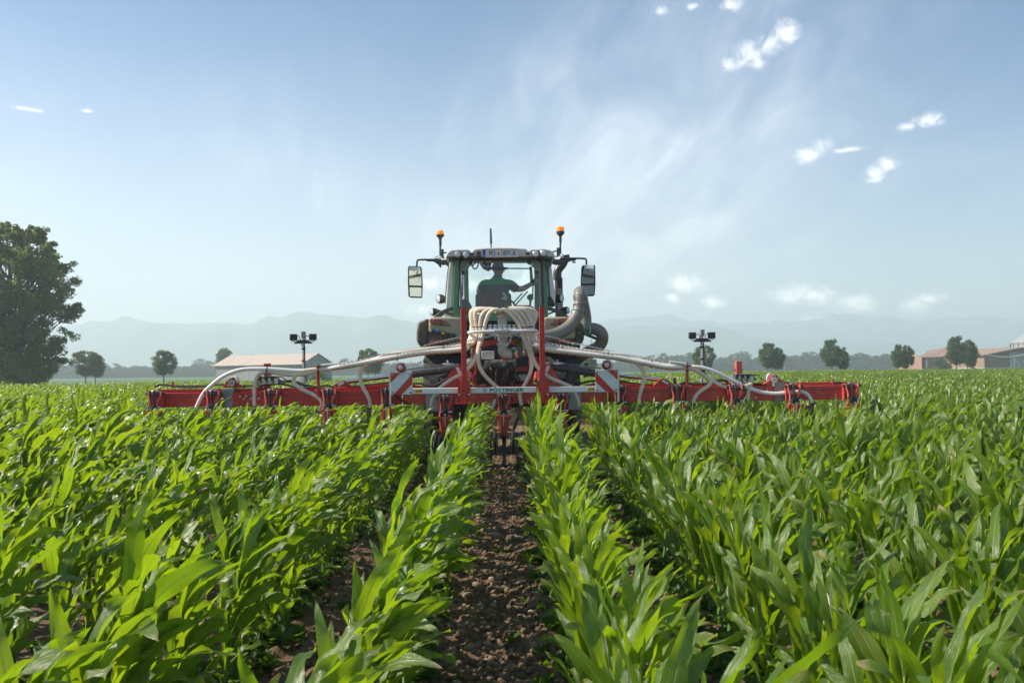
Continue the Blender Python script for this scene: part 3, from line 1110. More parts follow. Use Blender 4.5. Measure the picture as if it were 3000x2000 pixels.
farm()
bb = outline_tree(np.random.default_rng(19), 2.6, lambda t: 1.5 * math.sin(math.pi * min(1, .28 + t * .7)), 26, .5, 150, .16, 2, .04, .08)
q = P(2757, 1078, 140)
place_tree('bush', (q.x, 140, 0), bb, 'rounded green bush against the low brick wing', None, M['bush_leaf'], 1.05, cat='bush')
bb2 = outline_tree(np.random.default_rng(20), 1.8, lambda t: .8 * math.sin(math.pi * min(1, .28 + t * .7)), 14, .35, 110, .13, 1, .03, .08)
q = P(2844, 1078, 142)
place_tree('bush', (q.x, 142, 0), bb2, 'small bush at the plinth of the long brick building', None, M['bush_leaf'], cat='bush')

# ================================================================== THE CORN
def corn_material():
    m = bpy.data.materials.new('corn_leaf')
    m.use_nodes = True
    g = NT(m.node_tree)
    b = m.node_tree.nodes['Principled BSDF']
    out = m.node_tree.nodes['Material Output']
    uvn = g.n('ShaderNodeUVMap')
    uvn.uv_map = 'uv'
    sep = g.n('ShaderNodeSeparateXYZ')
    g.put(sep.inputs[0], uvn.outputs[0])
    u, v = sep.outputs[0], sep.outputs[1]
    info = g.n('ShaderNodeObjectInfo')
    geo = g.n('ShaderNodeNewGeometry')
    rnd = g.m('FRACT', g.m('ADD', g.m('MULTIPLY', info.outputs['Random'], 3.7), g.m('MULTIPLY', geo.outputs['Random Per Island'], 5.3)))
    off = g.m('ABSOLUTE', g.m('SUBTRACT', u, 0.5))
    rib = g.m('MULTIPLY', g.ramp(off, (0.055, 0.018)), g.ramp(v, (0.98, 0.5)))
    cv = g.n('ShaderNodeCombineXYZ')
    g.put(cv.inputs[0], g.m('MULTIPLY', u, 26.0))
    g.put(cv.inputs[1], g.m('MULTIPLY', v, 1.2))
    g.put(cv.inputs[2], g.m('MULTIPLY', rnd, 17.0))
    vein = g.noise(cv.outputs[0], 1.0, 3.0, 0.6)
    tc = g.n('ShaderNodeTexCoord')
    blot = g.noise(tc.outputs['Object'], 7.0, 4.0)
    base = g.mix(rnd, (0.092, 0.162, 0.012), (0.158, 0.230, 0.020))
    base = g.mix(g.m('MULTIPLY', blot, 0.5), base, (0.065, 0.140, 0.020))
    base = g.mix(g.m('MULTIPLY', g.ramp(vein, (0.45, 0.7)), 0.35), base, (0.11, 0.22, 0.045))
    base = g.mix(g.m('MULTIPLY', rib, 0.85), base, (0.34, 0.44, 0.20))
    tip = g.m('MULTIPLY', g.ramp(g.m('ADD', v, g.m('MULTIPLY', blot, 0.10)), (0.955, 1.03)), g.ramp(rnd, (0.45, 0.6)))
    base = g.mix(tip, base, (0.30, 0.24, 0.09))
    base = g.mix(g.m('MULTIPLY', g.ramp(rnd, (0.90, 0.98)), 0.45), base, (0.22, 0.25, 0.03))
    g.put(b.inputs['Base Color'], base)
    g.put(b.inputs['Roughness'], g.m('ADD', g.m('MULTIPLY', blot, 0.25), 0.16))
    b.inputs['Specular IOR Level'].default_value = 0.65
    tr = g.n('ShaderNodeBsdfTranslucent')
    tcol = g.mix(rnd, (0.34, 0.54, 0.010), (0.50, 0.66, 0.012))
    tcol = g.mix(g.m('MULTIPLY', g.ramp(vein, (0.40, 0.75)), 0.35), tcol, (0.22, 0.42, 0.01))
    tcol = g.mix(g.m('MULTIPLY', rib, 0.8), tcol, (0.12, 0.26, 0.03))
    g.put(tr.inputs[0], tcol)
    bn = g.n('ShaderNodeBump')
    bn.inputs['Strength'].default_value = 0.6
    bn.inputs['Distance'].default_value = 0.004
    g.put(bn.inputs['Height'], g.m('SUBTRACT', vein, g.m('MULTIPLY', rib, 0.8)))
    g.put(b.inputs['Normal'], bn.outputs[0])
    mx = g.n('ShaderNodeMixShader')
    mx.inputs[0].default_value = 0.42
    g.t.links.new(b.outputs[0], mx.inputs[1])
    g.t.links.new(tr.outputs[0], mx.inputs[2])
    g.t.links.new(mx.outputs[0], out.inputs[0])
    return m


M['corn'] = corn_material()
M['stalk'] = mat('corn_stalk', (0.12, 0.24, 0.05), 0.45, var=0.12)


def corn_leaf(r, h, phi, L, W, th0, droop, wind, nseg, ncol, base):
    s = np.linspace(0, 1, nseg + 1)
    pos = np.array([base[0], base[1], h], float)
    tw0, tw1 = r.normal() * 0.35, r.normal() * 0.9
    f1, p1 = 1.6 + 1.8 * r.random(), r.random() * 6.28
    p2 = r.random() * 6.28
    amp = 0.12 + 0.32 * r.random()
    fold = None
    if r.random() < 0.10:
        fold = 0.45 + 0.3 * r.random()        # a leaf whose tip has folded over
    Vv, UV = [], []
    us = np.linspace(-1, 1, ncol + 1)
    prev_side = None
    yaw = r.normal() * 0.35
    for k, sk in enumerate(s):
        th = th0 - droop * sk ** 1.5
        if fold and sk > fold:
            th -= 2.0 * min(1.0, (sk - fold) * 5)
        ph = phi + yaw * sk
        d = np.array([math.cos(th) * math.cos(ph), math.cos(th) * math.sin(ph), math.sin(th)])
        d = d + np.asarray(wind) * sk ** 0.95
        d /= np.linalg.norm(d)
        side = np.cross(d, [0, 0, 1.0])
        if np.linalg.norm(side) < 1e-3:
            side = np.array([1.0, 0, 0])
        side /= np.linalg.norm(side)
        if prev_side is not None:
            side = side * 0.5 + prev_side * 0.5
            side -= d * side.dot(d)
            side /= np.linalg.norm(side) + 1e-9
        prev_side = side
        tw = tw0 + tw1 * sk
        nrm = np.cross(side, d)
        sd_ = side * math.cos(tw) + nrm * math.sin(tw)
        nn = np.cross(sd_, d)
        w = W * 0.5 * 1.62 * (sk + 0.07) ** 0.42 * max(0.0, 1 - sk) ** 0.72
        keel = 0.55 * (1 - sk) ** 1.5
        for u in us:
            ripple = amp * math.sin(f1 * 6.283 * sk + (p1 if u > 0 else p2)) * abs(u) ** 1.5 * (0.25 + sk * 1.0) * W * 0.9
            Vv.append(pos + sd_ * w * u + nn * (keel * abs(u) * w + ripple * (1 - 0.55 * sk)))
            UV.append((0.5 + 0.5 * u, sk))
        pos = pos + d * (L / nseg)
    nc = ncol + 1
    a = np.array([i * nc + j for i in range(nseg) for j in range(ncol)])
    F4 = np.stack([a, a + 1, a + nc + 1, a + nc], -1)
    return np.array(Vv), F4, np.array(UV)


def corn_plant(seed, nseg, ncol, side):
    """leaves and stalk of one plant; side -1: leaves swept hard by the wind, +1: more upright"""
    r = np.random.default_rng(seed)
    plane = r.random() * math.pi
    lean = np.array([0.05 + 0.05 * r.random(), 0.03 * r.normal()])
    leaves = []
    n = 12
    for i in range(n):
        t = i / (n - 1)
        h = 0.04 + 0.44 * t + 0.015 * r.normal()
        phi = plane + (math.pi if i % 2 else 0) + r.normal() * 0.40
        L = (0.20 + 0.25 * math.sin(math.pi * (0.12 + 0.66 * t))) * (0.90 + 0.25 * r.random())
        W = (0.048 + 0.040 * math.sin(math.pi * (0.10 + 0.76 * t))) * (0.9 + 0.25 * r.random())
        th0 = R(62 + 22 * t + 7 * r.normal())
        droop = R(86 - 50 * t + 16 * r.normal())
        k = (0.40 + 0.75 * t) * (0.65 + 0.6 * r.random())
        k *= 1.12 if side > 0 else 1.45
        if r.random() < 0.16:
            k *= 0.35                          # now and then one stands up against the wind
        wind = np.array([1.0, 0.26, -0.16]) * k
        leaves.append(corn_leaf(r, h, phi, L, W, th0, droop, wind, nseg, ncol, lean * t * 0.5))
    sb = MB()
    sb.tube([(0, 0, -0.03), (lean[0] * .2, lean[1] * .2, .2), (lean[0] * .5, lean[1] * .5, .50)], .014, 6, 3, radii=(.016, .007))
    return leaves, sb


NV = 18
kinds_c = []
for k in range(NV):
    leaves, sb = corn_plant(100 + k, 13, 4, 1 if k >= NV // 2 else -1)
    lm = [grid_mesh('leaf', V, F4, M['corn'], uv) for V, F4, uv in leaves]
    sm = bpy.data.meshes.new('stalk')
    sm.from_pydata(sb.v, [], sb.f)
    sm.shade_smooth()
    sm.materials.append(M['stalk'])
    kinds_c.append((lm, sm))


def joined_plant(seed, nseg, ncol, side):
    leaves, sb = corn_plant(seed, nseg, ncol, side)
    V, Fc, U, b = [], [], [], 0
    for v, f, u in leaves:
        V.append(v); Fc.append(f + b); U.append(u); b += len(v)
    return grid_mesh('corn', np.concatenate(V), np.concatenate(Fc), M['corn'], np.concatenate(U))


mid_lib = library('corn_mid', [joined_plant(300 + k, 9, 2, 1 if k >= 9 else -1) for k in range(18)])
far_lib = library('corn_far', [joined_plant(500 + k, 5, 2, 1 if k % 2 else -1) for k in range(10)])


def plant_spots():
    pts = []
    for k in range(-60, 74):
        x0 = ROW0 + 0.375 + 0.75 * k
        y = 0.45 + 0.1 * rng.random()
        while y < 46:
            y += 0.115 + 0.04 * rng.random()
            if abs(x0) > y * 0.78 + 1.6:
                continue
            pts.append((x0 + rng.normal() * 0.022, y))
    pts = np.array(pts)
    keep = pts[:, 1] < corn_limit(pts[:, 0])
    dx = np.abs(pts[:, 0] - ROW0)
    keep &= ~((dx < 4.62) & (pts[:, 1] > 9.78) & (pts[:, 1] < 10.55))       # under the toolbar
    keep &= ~((dx < 1.55) & (pts[:, 1] > 9.9) & (pts[:, 1] < 17.5))          # under the tractor
    keep &= ~((dx < 0.6) & (pts[:, 1] < 0.95))
    keep &= pts[:, 1] > 0.62
    keep &= rng.random(len(pts)) > 0.03                                      # a few seeds never came up
    return pts[keep]


spots = plant_spots()
dist = np.hypot(spots[:, 0], spots[:, 1])
# which ones are inside the picture
inside = (np.abs(spots[:, 0]) / spots[:, 1] < 0.72)
order = np.argsort(np.where(inside, dist, 1e9))
near_ids = set(order[:300].tolist())


def orient(n, x):
    side = (x > 0.1)
    return side


gz = soil_height(spots[:, 0], spots[:, 1])


def row_words(row):
    if row == -1:
        return 'corn plant in the row whose leaves bend over the bare soil strip', 'corn row leaning over the bare strip'
    if row == 0:
        return 'corn plant in the row beside the bare strip whose leaves bend away from it', 'corn row leaning away from the bare strip'
    n = -row if row < 0 else row + 1
    w = ['', '', 'second', 'third', 'fourth', 'fifth', 'sixth', 'seventh', 'eighth', 'ninth', 'tenth'][min(n, 10)]
    to = 'grey barn' if row < 0 else 'brick farm'
    return 'corn plant in the %s row from the bare strip towards the %s' % (w, to), '%s corn row towards the %s' % (w, to)


mp, mr, ms, mi = [], [], [], []
for i, (x, y) in enumerate(spots):
    up = x > ROW0
    kk = int(rng.integers(0, NV // 2)) + (NV // 2 if up else 0)
    rot = (rng.normal() * 0.04, rng.normal() * 0.05, rng.normal() * 0.30)
    hs = (0.84 + 0.24 * rng.random()) * (0.92 + 0.16 * float(vnoise(np.array([x * .35]), np.array([y * .35]), 61)[0]))
    hs = hs * (1.0 if up else 0.99) * (0.90 + 0.10 * min(1.0, y / 9.0)) * (1.16 if rng.random() < 0.07 else 1.0)
    if i in near_ids:
        row = int(round((x - ROW0 - 0.375) / 0.75))
        lab, grp = row_words(row)
        t = thing('corn_plant', (x, y, gz[i] - 0.01), lab, 'corn', grp)
        t.rotation_euler = rot
        t.scale = (hs * (.84 if up else .76), hs * .86, hs * 1.04)
        lm, sm = kinds_c[kk]
        o = bpy.data.objects.new('stalk', sm); COL.objects.link(o); o.parent = t
        for me in lm:
            o = bpy.data.objects.new('leaf', me); COL.objects.link(o); o.parent = t
    else:
        mp.append((x, y, gz[i] - 0.01)); mr.append(rot); ms.append((hs * (.84 if up else .76), hs * .86, hs * 1.04)); mi.append(kk)

# farther corn, thinner on the ground because only its tops show
fp, fr, fs, fi = [], [], [], []
for k in range(-20, 120):
    x0 = ROW0 + 0.375 + 0.75 * k
    y = 46.0
    while y < 100:
        y += 0.42 + 0.12 * rng.random()
        if abs(x0) > y * 0.78 + 2 or y > corn_limit(x0) or (k % 2 and y > 70):
            continue
        fp.append((x0 + rng.normal() * .05, y, 0)); fr.append((0, 0, rng.normal() * .4))
        s = 1.0 + 0.2 * rng.random()
        fs.append((s * 1.35, s * 1.35, s)); fi.append(int(rng.integers(0, 10)))
scatter('corn_field', mp, mr, ms, mi, mid_lib, 'dense rows of green corn filling the field around the tractor', 'corn')
scatter('far_corn', fp, fr, fs, fi, far_lib, 'far part of the corn field, its leaf tips meeting the haze', 'corn')


# ------------------------------------------------------------------ stones, clods and weeds between the rows
def rock_mesh(seed, name, material, flat=0.7, n=2):
    import bmesh
    bm = bmesh.new()
    bmesh.ops.create_icosphere(bm, subdivisions=n, radius=1.0)
    r = random.Random(seed)
    o = Vector((r.random() * 50, r.random() * 50, r.random() * 50))
    sx, sy = 1.0, 0.65 + 0.3 * r.random()
    for v in bm.verts:
        d = 1 + 0.30 * mnoise.noise(v.co * 1.1 + o) + 0.10 * mnoise.noise(v.co * 3 + o)
        v.co = Vector((v.co.x * sx, v.co.y * sy, v.co.z * flat)) * d
    me = bpy.data.meshes.new(name)
    bm.to_mesh(me)
    bm.free()
    me.shade_smooth()
    me.materials.append(material)
    return me


def stone_mat():
    m = mat('river_stone', (0.29, 0.23, 0.165), 0.85, dirt=(0.08, 0.055, 0.035), dirt_amt=0.22, dirt_scale=1.2, bump=0.3, bump_scale=6)
    g = NT(m.node_tree)
    b = m.node_tree.nodes['Principled BSDF']
    info = g.n('ShaderNodeObjectInfo')
    old = b.inputs['Base Color'].links[0].from_socket
    tint = g.mix(info.outputs['Random'], (0.45, 0.36, 0.28), (1.25, 1.22, 1.2))
    g.put(b.inputs['Base Color'], g.mix(1.0, old, tint, 'MULTIPLY'))
    return m


M['stone'] = stone_mat()
M['clod'] = mat('soil_clod', (0.20, 0.128, 0.076), 0.95, dirt=(0.09, 0.055, 0.032), dirt_amt=0.3, dirt_scale=2.0, bump=0.9, bump_scale=6)
stones = [rock_mesh(k, 'stone', M['stone'], 0.55 + 0.25 * (k % 3) / 2) for k in range(7)]
clods = [rock_mesh(20 + k, 'clod', M['clod'], 0.8) for k in range(5)]


def strip_points(n, y0, y1, width, ks):
    k = rng.choice(ks, n)
    y = y0 * (y1 / y0) ** rng.random(n)
    x = ROW0 + 0.75 * k + rng.normal(0, width, n)
    return x, y


def scatter_rocks(name, meshes, n, smin, smax, pw, label, cat, width=.17):
    x, y = strip_points(n, 1.7, 12.0, width, np.array([0, 0, 0, -1, 1, 1, -2, 2]))
    s = smin + (smax - smin) * rng.random(n) ** pw
    z = soil_height(x, y) + s * 0.15
    rot = np.stack([rng.normal(0, .3, n), rng.normal(0, .3, n), rng.uniform(0, 6.28, n)], -1)
    scatter(name, np.stack([x, y, z], -1), rot, np.stack([s, s, s], -1), rng.integers(0, len(meshes), n), library(name + '_kinds', meshes), label, cat)


scatter_rocks('gravel', stones, 6500, 0.004, 0.024, 2.8, 'small brown pebbles strewn over the hoed soil', 'gravel')
scatter_rocks('soil_clods', clods, 17000, 0.004, 0.019, 2.0, 'crumbly dark clods of hoed soil between the rows', 'soil')
big_stones = [(1510, 1587, 26), (1470, 1640, 30), (1392, 1722, 38), (1370, 1746, 40), (1352, 1868, 34), (1428, 1888, 26), (1517, 1890, 30), (1375, 1800, 28),
              (1455, 1578, 40), (1425, 1935, 24), (1570, 1905, 26), (1445, 1470, 20), (1500, 1462, 22), (1480, 1430, 16), (1405, 1520, 22), (1390, 1495, 20),
              (1462, 1702, 24), (1330, 1825, 22), (1470, 1965, 26), (1540, 1945, 20), (1300, 1880, 22), (1415, 1612, 18), (1440, 1548, 18), (1492, 1535, 16),
              (1372, 1660, 22), (1510, 1760, 16), (1435, 1680, 14), (1445, 1750, 16), (1385, 1580, 18), (1330, 1930, 26), (2002, 1838, 34), (1955, 1800, 26),
              (1130, 1545, 30), (1090, 1560, 26), (1145, 1500, 22), (930, 1775, 40), (1060, 1600, 26), (1010, 1665, 28), (1100, 1530, 22), (2080, 1880, 30)]
for i, (px, py, w) in enumerate(big_stones):
    gx_, Y, z = ground_at(px, py)
    s = w / F * Y * 0.5
    z += s * .18
    o = bpy.data.objects.new('stone', stones[i % 7])
    COL.objects.link(o)
    o.location = (gx_, Y, z)
    o.scale = (s, s, s)
    o.rotation_euler = (rng.normal() * .2, rng.normal() * .2, rng.uniform(-.6, .6))
    tag(o, 'large rounded brown stone lying on the hoed soil', 'stone', 'larger stones on the bare soil')

M['weed'] = leaf_material('weed_leaves', (0.045, 0.11, 0.018), (0.09, 0.17, 0.03), (0.20, 0.34, 0.02), 0.4)


def weed_mesh(seed, n, L):
    r = np.random.default_rng(seed)
    V, Fc, b = [], [], 0
    for i in range(n):
        a = r.random() * 6.28
        e = R(15 + 55 * r.random())
        ln = L * (.5 + .8 * r.random())
        w = ln * (.16 + .16 * r.random())
        d = np.array([math.cos(a) * math.cos(e), math.sin(a) * math.cos(e), math.sin(e)])
        s = np.array([-math.sin(a), math.cos(a), 0])
        p0 = np.array([r.normal() * .012, r.normal() * .012, 0.0])
        p1 = p0 + d * ln * .55
        p2 = p0 + d * ln - np.array([0, 0, ln * .22])
        V += [p0, p1 - s * w, p2, p1 + s * w]
        Fc.append((b, b + 1, b + 2, b + 3)); b += 4
    return grid_mesh('weed', np.array(V), np.array(Fc), M['weed'], smooth=False)


weeds = [weed_mesh(k, 14 + 4 * (k % 4), .05 + .012 * (k % 3)) for k in range(6)]
n = 3600
k = rng.choice(np.array([-3, -2, -2, -1, -1, -1, 0, 1, 1, 1, 2, 2, 3]), n)
y = 1.7 * (13 / 1.7) ** rng.random(n)
x = ROW0 + 0.75 * k + np.where(rng.random(n) < .6, .30, -.33) + rng.normal(0, .07, n)
s = .5 + 1.0 * rng.random(n) ** 2
scatter('weeds', np.stack([x, y, soil_height(x, y)], -1), np.stack([np.zeros(n), np.zeros(n), rng.uniform(0, 6.28, n)], -1),
        np.stack([s, s, s], -1), rng.integers(0, 6, n), library('weed_kinds', weeds), 'low green weeds at the feet of the corn rows', 'weeds')
for i, (px, py, sc) in enumerate([(1465, 1618, 1.7), (1497, 1880, 1.2), (1560, 1640, 1.6), (1570, 1700, 1.5), (1545, 1500, 1.6)]):
    o = bpy.data.objects.new('weed', weeds[i])
    COL.objects.link(o)
    o.location = ground_at(px, py)
    o.scale = (sc, sc, sc)
    tag(o, ['single weed rosette growing in the middle of the bare strip', 'tiny grass tuft among stones close to the big leaves', 'leafy weed leaning out under the upright corn row',
            'low weed beside brown stones at the upright corn row', 'weed patch at the strip edge nearer the machine'][i], 'weed')

M['straw'] = mat('dry_straw', (0.34, 0.26, 0.16), 0.8)
sm_ = []
for k in range(3):
    b = MB()
    b.tube([(-.5, 0, 0), (0, .06 * (k - 1), .03), (.5, 0, .0)], .022, 4, 2)
    me = bpy.data.meshes.new('straw'); me.from_pydata(b.v, [], b.f); me.materials.append(M['straw'])
    sm_.append(me)
n = 420
x, y = strip_points(n, 1.7, 11, .17, np.array([0, 0, 0, -1, 1]))
s = .03 + .09 * rng.random(n) ** 2
scatter('straw', np.stack([x, y, soil_height(x, y) + .012], -1), np.stack([rng.normal(0, .1, n), rng.normal(0, .1, n), rng.uniform(0, 6.28, n)], -1),
        np.stack([s, s, s], -1), rng.integers(0, 3, n), library('straw_kinds', sm_), 'bits of dry straw lying on the soil', 'straw')

# ================================================================== THE HOE BEHIND THE TRACTOR
def zone(x0, y0, s):
    return lambda x, y, Y: P(x0 + x * s, y0 + y * s, Y)


r1 = zone(1150, 640, 0.29787)
r2 = zone(1180, 860, 0.25510)
r3 = zone(400, 940, 0.34014)
r4 = zone(1750, 940, 0.34014)
zA = zone(940, 1040, 0.12755)
zB = zone(1700, 1040, 0.14456)
zC = zone(620, 1100, 0.14456)
zD = zone(2040, 1040, 0.21259)
zL = zone(1180, 1060, 0.14670)
zR = zone(1470, 1060, 0.14670)
TY = TOOL_Y
CX = -0.07
hoe = thing('row_crop_hoe', (CX, TY, 0), 'wide red row-crop hoe with cream seed hoses spanning the corn behind the tractor', 'hoe')


def text_mesh(txt, size, bold=0.0, xs=1.0):
    c = bpy.data.curves.new('t', 'FONT')
    c.body = txt
    c.size = size
    c.offset = bold
    c.extrude = 0.0012
    c.align_x = 'CENTER'
    c.align_y = 'CENTER'
    o = bpy.data.objects.new('t', c)
    COL.objects.link(o)
    dg = bpy.context.evaluated_depsgraph_get()
    me = bpy.data.meshes.new_from_object(o.evaluated_get(dg))
    bpy.data.objects.remove(o)
    bpy.data.curves.remove(c)
    me.transform(Matrix.Diagonal((xs, 1, 1, 1)))
    me.transform(Matrix.Rotation(math.pi / 2, 4, 'X'))
    return me


def put_text(name, txt, size, loc, material, parent, bold=0.0, xs=1.0, tilt=0.0):
    me = text_mesh(txt, size, bold, xs)
    me.name = name
    me.materials.clear()
    me.materials.append(material)
    o = bpy.data.objects.new(name, me)
    COL.objects.link(o)
    o.parent = parent
    o.location = Vector(loc) - ORG[parent.name]
    o.rotation_euler = (0, tilt, 0)
    ORG[o.name] = Vector(loc)
    return o


# ---- beams
Z0, Z1 = 0.80, 0.985


def beam(x0, x1, nm, holes=True, m='red', y=TY - .09, extra=0.045):
    b = MB()
    b.box(((x0 + x1) / 2, y + .07, (Z0 + Z1) / 2), (x1 - x0, .14, Z1 - Z0))
    b.box(((x0 + x1) / 2, y + .165, (Z0 + Z1 + extra) / 2), (x1 - x0, .05, Z1 - Z0 + extra))
    b.box(((x0 + x1) / 2, y - .004, Z0 + .012), (x1 - x0, .01, .018))
    o = b.build(nm, M[m], hoe, bevel=.004)
    if holes:
        h = MB()
        n = int((x1 - x0 - .06) / .041)
        for k in range(n):
            xx = x0 + .05 + k * .041
            h.cyl((xx, y - .0025, Z1 - .052), (xx, y + .004, Z1 - .052), .0085, n=8)
        q = h.build('hole_row', M['ink'], o)
        q['kind'] = 'stuff'
    return o


def bolts(pts, parent, r_=.013, m='steel'):
    for p in pts:
        b = MB()
        b.cyl(p, p + Vector((0, -.012, 0)), r_, n=10)
        b.cyl(p + Vector((0, -.012, 0)), p + Vector((0, -.018, 0)), r_ * .45, n=6)
        b.build('bolt', M[m], parent)


beam(-4.68, -3.74, 'outer_beam')
beam(-3.60, -1.42, 'wing_beam', m='red')
beam(-1.38, 1.28, 'centre_beam', holes=False, m='red_dusty', extra=.02)
beam(1.32, 3.46, 'wing_beam', m='red_dusty')
beam(3.60, 4.56, 'outer_beam', m='red_dusty')
for xa, xb in ((-3.738, -3.602), (3.462, 3.598)):
    b = MB(); b.box(((xa + xb) / 2, TY, .91), (xb - xa, .13, .25)); o = b.build('hinge_plate', M['grey'], hoe, bevel=.003)
    bolts([Vector((xb - .03, TY - .066, z)) for z in (.84, .93)], o, .01)
for xa, xb in ((-1.08, -.90), (.76, .94)):
    b = MB(); b.box(((xa + xb) / 2, TY - .115, .83), (xb - xa, .03, .24)); o = b.build('side_plate', M['grey'], hoe, bevel=.003)
for sx, pts in ((-1, [(-3.5, .93), (-3.45, .90), (-3.42, .935), (-3.36, .90), (-3.30, .93), (-3.26, .90), (-3.16, .93), (-3.40, .84), (-3.15, .84)]),
                (1, [(3.36, .93), (3.1, .84), (3.0, .84), (2.9, .84), (3.22, .84)])):
    o = [q for q in hoe.children if q.name.startswith('wing_beam')][0 if sx < 0 else 1]
    bolts([Vector((x, TY - .09, z)) for x, z in pts], o, .012)

# ---- stout pivot ears on top of the beams
def ear(poly, zn, Y, m, th=.06):
    b = MB(); b.prism([zn(x, y, Y) for x, y in poly], (0, th, 0)); o = b.build('pivot_ear', M[m], hoe, bevel=.004); fix_normals(o); return o


e = ear([(225, 245), (290, 120), (370, 40), (430, 30), (460, 80), (470, 130), (630, 215), (640, 245)], zC, TY - .02, 'red')
MB().cyl(zC(405, 150, TY - .02), zC(405, 150, TY - .07), .040, n=24).build('pivot_disc', M['steel'], e)
MB().cyl(zC(405, 150, TY - .071), zC(405, 150, TY - .08), .026, n=16).build('pivot_cap', M['grey'], e)
bolts([zC(x, y, TY - .02) for x, y in ((330, 105), (335, 190), (400, 55))], e, .01)
MB().lathe([(.0, .04), (.05, .04), (.068, .02), (.068, -.02), (.0, -.03)], zC(460, 110, TY + .08), (0.3, 1, 0), 20).build('pivot_cover', M['white'], e)
e = ear([(915, 405), (1040, 330), (1050, 275), (1085, 268), (1120, 285), (1160, 340), (1280, 395), (1290, 415), (915, 415)], zD, TY - .02, 'red_dusty')
MB().cyl(zD(1075, 343, TY - .02), zD(1075, 343, TY - .07), .040, n=24).build('pivot_disc', M['steel'], e)
MB().cyl(zD(1075, 343, TY - .071), zD(1075, 343, TY - .08), .026, n=16).build('pivot_cap', M['grey'], e)
bolts([zD(x, y, TY - .02) for x, y in ((1120, 315), (1120, 375), (1075, 285))], e, .01)
MB().lathe([(.0, .04), (.05, .04), (.068, .02), (.068, -.02), (.0, -.03)], zD(1020, 320, TY + .08), (-.3, 1, 0), 20).build('pivot_cover', M['white'], e)
e = ear([(285, 735), (290, 680), (430, 600), (500, 578), (560, 590), (640, 660), (740, 740)], zA, TY - .06, 'red')
b = MB(); b.prism([zA(x, y, TY - .065) for x, y in ((390, 665), (480, 595), (530, 600), (540, 650), (420, 710))], (0, -.015, 0)); q = b.build('lock_plate', M['steel'], e); fix_normals(q)
e = ear([(1490, 615), (1600, 500), (1680, 468), (1740, 480), (1870, 580), (1870, 615)], zB, TY - .06, 'red_dusty')
b = MB(); b.prism([zB(x, y, TY - .065) for x, y in ((1645, 530), (1680, 490), (1785, 560), (1765, 595))], (0, -.015, 0)); q = b.build('lock_plate', M['steel'], e); fix_normals(q)
# big inner ears beside the posts
e = ear([(840, 440), (930, 220), (1080, 75), (1180, 70), (1180, 520), (700, 520)], zL, TY - .10, 'red')
b = MB(); b.prism([zL(x, y, TY - .105) for x, y in ((1062, 120), (1110, 92), (1162, 205), (1110, 228))], (0, -.015, 0)); q = b.build('lock_plate', M['steel'], e); fix_normals(q)
e = ear([(860, 55), (950, 50), (1050, 170), (1165, 350), (1180, 500), (860, 500)], zR, TY - .10, 'red_dusty')
b = MB(); b.prism([zR(x, y, TY - .105) for x, y in ((865, 190), (905, 72), (960, 90), (915, 210))], (0, -.015, 0)); q = b.build('lock_plate', M['steel'], e); fix_normals(q)
# low triangular gussets towards the wings
e = ear([(1880, 800), (2115, 670), (2352, 720), (2352, 790)], zA, TY - .05, 'red', .03)
e = ear([(720, 740), (1380, 668), (1560, 660), (1570, 740)], zA, TY - .0, 'red', .03)
e = ear([(0, 640), (330, 545), (330, 640)], zB, TY - .05, 'red_dusty', .03)
e = ear([(790, 550), (1290, 610), (790, 620)], zB, TY - .0, 'red_dusty', .03)

# ---- folding cylinders: black barrel, bright rod
for (z_, a, c, d, mm) in ((zL, (190, 245), (1140, 110), None, 0), (zR, (970, 90), (1880, 225), None, 1)):
    p, q = z_(*a, TY + .12), z_(*c, TY + .12)
    o = MB().cyl(p, q, .052, n=16).build('folding_cylinder', M['dgrey'], hoe)
b = MB().cyl(zA(620, 600, TY + .1), zA(1600, 480, TY + .12), .021, n=12); o = b.build('piston_rod', M['chrome'], hoe)
b = MB().bar(zA(640, 630, TY + .13), zA(1600, 510, TY + .15), .02, .03); b.build('folding_link', M['red'], hoe)
b = MB().cyl(zB(760, 395, TY + .12), zB(1580, 490, TY + .1), .021, n=12); b.build('piston_rod', M['chrome'], hoe)
b = MB().bar(zB(770, 428, TY + .15), zB(1580, 515, TY + .13), .02, .03); b.build('folding_link', M['red_dusty'], hoe)
for z_, a, c, f in ((zL, (60, 155), (860, 45), (900, 45)), (zR, (2000, 130), (1200, 30), (1110, 30))):
    MB().cyl(z_(*a, TY + .05), z_(*c, TY + .05), .009, n=8).build('steel_pipe', M['chrome'], hoe)
    q = z_(*f, TY + .05)
    MB().box(q, (.09, .04, .035)).cyl(q + Vector((-.07, 0, 0)), q + Vector((.09, 0, 0)), .012, n=8).cyl(q, q + Vector((0, 0, .05)), .012, n=8).build('valve_fitting', M['steel'], hoe, bevel=.004)


